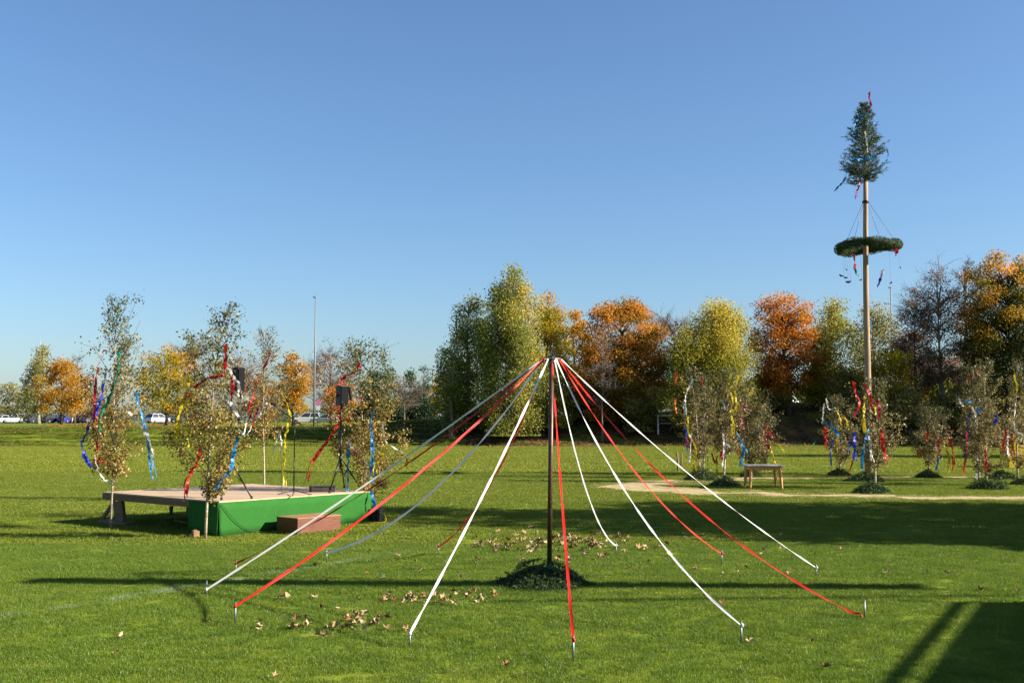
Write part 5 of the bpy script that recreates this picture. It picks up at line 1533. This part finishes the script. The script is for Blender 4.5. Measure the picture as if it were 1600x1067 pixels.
# ------------------------------------------------------------------ people by the far hedge
def person(label, px, Y, h, top_c, leg_c, yaw):
    x = (px - CX) / F * Y
    root = empty('person', label, 'person', (x, Y, terrain(x, Y)), yaw)
    k = h / 1.75
    V = [(0, 0, .95, .15), (0, 0, 1.15, .15), (0, 0, 1.38, .17), (0, 0, 1.50, .07), (0, 0, 1.60, .095), (0, 0, 1.72, .07),
         (-.19, 0, 1.40, .065), (-.25, .03, 1.14, .05), (-.24, -.06, .90, .04), (.19, 0, 1.40, .065), (.25, .03, 1.14, .05), (.24, -.08, .92, .04),
         (-.09, 0, .88, .10), (-.11, -.03, .48, .065), (-.11, .03, .08, .05), (-.11, -.12, .03, .04), (.09, 0, .88, .10), (.11, .02, .48, .065), (.12, .10, .08, .05), (.12, -.04, .03, .04)]
    E = [(0, 1), (1, 2), (2, 3), (3, 4), (4, 5), (2, 6), (6, 7), (7, 8), (2, 9), (9, 10), (10, 11), (0, 12), (12, 13), (13, 14), (14, 15), (0, 16), (16, 17), (17, 18), (18, 19)]
    me = bpy.data.meshes.new('body')
    me.from_pydata([(a * k, b * k, c * k) for a, b, c, _ in V], E, [])
    m, t, b = new_mat('clothes')
    tc = t.nodes.new('ShaderNodeTexCoord'); sp = t.nodes.new('ShaderNodeSeparateXYZ'); rp = t.nodes.new('ShaderNodeValToRGB')
    dv = t.nodes.new('ShaderNodeMath'); dv.operation = 'DIVIDE'; dv.inputs[1].default_value = h
    t.links.new(tc.outputs['Object'], sp.inputs[0]); t.links.new(sp.outputs[2], dv.inputs[0]); t.links.new(dv.outputs[0], rp.inputs[0]); t.links.new(rp.outputs[0], b.inputs[0])
    rp.color_ramp.interpolation = 'CONSTANT'
    e = rp.color_ramp.elements
    e[0].position, e[0].color = 0, (.02, .02, .02, 1)
    e[1].position, e[1].color = .84, (.45, .26, .18, 1)
    a = e.new(.05); a.color = leg_c + (1,)
    a = e.new(.52); a.color = top_c + (1,)
    me.materials.append(m)
    o = link_mesh('body', me, root)
    sk = o.modifiers.new('skin', 'SKIN')
    for i, v in enumerate(V):
        me.skin_vertices[0].data[i].radius = (v[3] * k, v[3] * k)
    me.skin_vertices[0].data[0].use_root = True
    o.modifiers.new('sub', 'SUBSURF').levels = 1
    o.modifiers['sub'].render_levels = 1
    hm = MB(); hm.tube([(0, .01 * k, 1.60 * k), (0, .02 * k, 1.68 * k), (0, .01 * k, 1.765 * k)], [.108 * k, .108 * k, .04 * k], 10)
    hm.build('hair', M['bark'], root, True)
try:
    person('walking person in a light jacket by the far hedge', 651, 178, 1.75, (.45, .46, .50), (.02, .025, .05), .4)
    person('small person in white by the far hedge near the short lamp mast', 669, 178, 1.25, (.65, .65, .66), (.55, .55, .58), -.3)
except Exception as ex:
    print('person failed', ex)

# ------------------------------------------------------------------ buildings behind the right hand trees
def house(label, px0, px1, Y, ytop_wall, ytop_roof, wall, nwin, gable_x=True):
    x0, x1 = (px0 - CX) / F * Y, (px1 - CX) / F * Y
    z0 = terrain((x0 + x1) / 2, Y)
    hw = P(px0, ytop_wall, Y).z - z0; hr = P(px0, ytop_roof, Y).z - z0
    root = empty('house', label, 'house', ((x0 + x1) / 2, Y, z0 - .3), 0)
    W = x1 - x0; D = 8.0
    MB().box((0, D / 2, hw / 2), (W, D, hw)).build('wall', M[wall], root)
    vs = [(-W / 2 - .4, -.4, hw), (W / 2 + .4, -.4, hw), (W / 2 + .4, D + .4, hw), (-W / 2 - .4, D + .4, hw), (-W / 2 - .4, D / 2, hr), (W / 2 + .4, D / 2, hr)]
    MB().add(vs, [(0, 1, 5, 4), (2, 3, 4, 5), (0, 4, 3), (1, 2, 5), (3, 2, 1, 0)]).build('roof', M['roof'], root)
    n = nwin
    for k in range(n):
        cx_ = -W / 2 + W * (k + .5) / n
        fr = MB()
        for a, b, s in (((-.6, 0), None, (.08, .06, 1.3)), ((.6, 0), None, (.08, .06, 1.3)), ((0, .65), None, (1.28, .06, .08)), ((0, -.65), None, (1.28, .06, .08))):
            fr.box((cx_ + a[0], -.02, hw * .62 + a[1]), s)
        w = fr.build('window', M['goal'], root)
        MB().box((cx_, -.006, hw * .62), (1.16, .012, 1.24)).build('pane', M['glass'], w)
house('white building with dark windows behind the big maple at the right edge', 1545, 1660, 140, 590, 575, 'white_wall', 6)
house('brown roofed house hidden behind the nearly bare trees', 1445, 1515, 135, 612, 552, 'white_wall', 3)

# ------------------------------------------------------------------ unseen pavilion and bar outside the frame, shaped and added to cast the foreground shade
KX = 1.0 / math.tan(R(SUN_EL)); SH = Vector((-SUN.x, -SUN.y, 0)).normalized()
def lift(g, h): return Vector((g.x, g.y, 0)) - SH * (h * KX) + Vector((0, 0, h))
pav = empty('unseen_pavilion', 'unseen pavilion roof right of the camera, shaped to cast the lower shade', 'pavilion', (0, 0, 0))
HPV = 3.0
A = lift(G(1527, 943), HPV); B = lift(G(1432, 1067), HPV)
dl = (B - A).normalized()
B2 = A + dl * 12.5
roofpts = [A, A + Vector((9, .15, 0)), B2 + Vector((9, 0.15, 0)), B2]
MB().add([p + Vector((0, 0, -.16)) for p in roofpts] + [p for p in roofpts],
         [(0, 1, 2, 3), (7, 6, 5, 4), (1, 0, 4, 5), (2, 1, 5, 6), (3, 2, 6, 7), (0, 3, 7, 4)]).build('roof', M['roof'], pav)
A2 = lift(G(1497, 943), HPV); m = MB(); m.beam(A2, A2 + dl * 12.5, .11, .03); m.build('edge_beam', M['wood_beam'], pav)
m = MB(); m.beam(A2 + Vector((-.05, .03, 0)), A2 + Vector((.8, .05, 0)), .08, .03); m.build('tie_beam', M['wood_beam'], pav)
for k in range(4):
    p = A + dl * (0.5 + 3.6 * k) + Vector((1.2, 0, 0))
    MB().box((p.x, p.y, HPV / 2), (.16, .16, HPV)).build('post', M['wood_beam'], pav)
HB = 7.0
b0, b1_ = lift(G(1440, 918), HB), lift(G(40, 908), HB)
bar = empty('shadow_crossbar', 'unseen high bar added right of the picture to cast a shadow strip', 'crossbar', (0, 0, 0))  # added only for the long shadow strip across the lawn
m = MB(); m.beam(b0, b1_, .44, .06); m.build('beam', M['wood_beam'], bar)
w0, w1 = lift(G(1575, 931), HB - .3), lift(G(770, 941), HB - .3)
m = MB(); m.tube([w0, w1], .05, 6); m.build('cable', M['black'], bar, True)  # thick wire added for the narrow shadow line
for t in (.12, .9):
    p = b1_.lerp(b0, t)
    if p.x > 7.5:
        m = MB(); m.tube([(p.x, p.y, 0), (p.x, p.y, HB - .06)], .02, 8); m.build('post', M['steel'], bar, True)

# ------------------------------------------------------------------ fallen leaves
def maple_leaf(seed):
    r = random.Random(seed)
    tips = [(0, 1.0), (40, .55), (62, .92), (95, .45), (122, .75), (165, .35)]
    ang = []
    for a, q in tips: ang.append((a, q))
    ring = [(R(a), q) for a, q in ang] + [(R(360 - a), q) for a, q in reversed(ang) if a != 0]
    curl = r.uniform(.4, 1.3); cup = r.uniform(-.4, .8)
    vs = [(0, 0, 0)]
    for a, q in ring:
        x, y = math.sin(a) * q * .5, math.cos(a) * q * .5
        z = curl * (x * x) * 1.5 + cup * y * y + r.uniform(-.10, .22)
        vs.append((x * (1 - curl * .25), y, z))
    n = len(ring)
    fs = [(0, i + 1, (i + 1) % n + 1) for i in range(n)]
    m = MB(); m.add(vs, fs)
    m.tube([(0, -.15, 0.0), (.03, -.42, .05), (.02, -.62, .02)], [.012, .010, .012], 3)
    return m
LEAF = []
for i in range(6):
    LEAF.append(maple_leaf(i).mesh('fallen_leaf', DRY[i % 3]))
rl = random.Random(21)
def drop(px, py, g, s=None):
    p = G(px, py)
    me = LEAF[rl.choice((0, 0, 1, 1, 3, 3, 4, 4, 2, 5))]
    k = (s or rl.uniform(.09, .17)) * .8
    o = link_mesh('fallen_leaf', me, None, (p.x, p.y, .030), (rl.gauss(0, .35), rl.gauss(0, .35), rl.uniform(0, 6.28)), (k, k, k))
    lab = {'l': 'dry tan leaf in the loose patch on the grass left of the ribbon pole', 's': 'dry curled leaf in the strip beside the front white ribbon', 'b': 'dry leaf in the dense patch on the grass behind the ribbon pole',
           'r': 'single dry leaf lying on the grass right of the ribbon pole', 'o': 'single dry leaf lying on the grass left of the ribbon pole'}[g]
    grp = {'l': 'leaves in the patch left of the ribbon pole', 's': 'leaves in the strip beside the front white ribbon', 'b': 'leaves in the patch behind the ribbon pole', 'r': 'single leaves right of the ribbon pole', 'o': 'single leaves on the left'}[g]
    tag(o, lab, 'leaf', grp)
for (x, y) in [(545, 968), (552, 965), (558, 972), (541, 973), (560, 968), (536, 986), (545, 984), (549, 988), (500, 995), (506, 998), (512, 996), (586, 975), (590, 970), (582, 977), (405, 975), (406, 982), (404, 988),
               (455, 985), (461, 983), (476, 982), (480, 980), (515, 985), (518, 983), (461, 972), (478, 968), (527, 955), (502, 952), (440, 935), (436, 937), (447, 933), (490, 936), (572, 987), (605, 987), (602, 970), (570, 962), (588, 962), (540, 962), (548, 975), (556, 980), (565, 975), (590, 978), (525, 982)]:
    drop(x + rl.uniform(-2, 2), y + rl.uniform(-1.5, 1.5), 'l', rl.uniform(.11, .18))
for k in range(42):
    x = rl.uniform(598, 775)
    drop(x, 938 + rl.gauss(0, 4.5) - (x - 690) * .02, 's', rl.uniform(.10, .16))
for k in range(156):
    x = rl.gauss(878, 78); y = rl.gauss(848, 8) if rl.random() < .75 else rl.gauss(862, 10)
    if 740 < x < 1050: drop(x, y, 'b', rl.uniform(.14, .22))
for (x, y) in [(320, 931), (328, 974), (190, 998), (182, 1025), (510, 911), (575, 900), (580, 862), (600, 905), (560, 940), (655, 895), (660, 893), (650, 880), (700, 880), (618, 870), (622, 872), (740, 858), (745, 856), (745, 880), (720, 905), (610, 930), (790, 1045), (430, 1062), (635, 987), (690, 905)]:
    drop(x, y, 'o', rl.uniform(.10, .16))
for (x, y) in [(1192, 861), (1195, 858), (1190, 868), (1195, 866), (1222, 860), (1235, 875), (1238, 876), (1275, 868), (1233, 897), (1155, 897), (1128, 898), (1165, 889), (1388, 895), (1391, 893), (1385, 898), (1450, 898), (1478, 897), (1483, 898), (1485, 936), (1535, 925), (1530, 924), (1590, 926), (1127, 947), (1170, 1006), (1267, 1006), (1290, 1048), (985, 890), (1013, 880), (1088, 891), (1050, 845), (1035, 850), (1100, 838), (1070, 842), (1140, 836), (1220, 838), (1040, 838), (1315, 860), (1190, 838)]:
    drop(x, y, 'r', rl.uniform(.10, .15))

# leaf carpet under the orange maple and on the dark bank (nobody could count it)
rng = np.random.default_rng(91)
n = 5000
xs = rng.uniform(-52, -18, n); ys = rng.uniform(118, 152, n)
k = rng.random(n) < np.exp(-((xs + 59.9 * ys / 145) / 9) ** 2) + .1
xs, ys = xs[k], ys[k]
zs = np.array([terrain(a, b) for a, b in zip(xs, ys)]) + .04
v, f = leaf_quads(rng, np.c_[xs, ys, zs], .32 * rng.uniform(.6, 1.3, len(xs)), 3.0)
o = link_mesh('leaf_litter', np_mesh('leaf_litter', v, f, M['l_rust'], rng.random(len(xs)) * .8 + .2)); o['kind'] = 'stuff'
n = 9000
xs = rng.uniform(-10, 52, n); ys = FIELD_END + 13 * rng.random(n)
zs = np.array([bank_z(a, b) for a, b in zip(xs, ys)]) + .04
v, f = leaf_quads(rng, np.c_[xs, ys, zs], .2 * rng.uniform(.6, 1.3, n), 1.5)
o = link_mesh('leaf_litter', np_mesh('leaf_litter', v, f, M['l_brown'], rng.random(n))); o['kind'] = 'stuff'
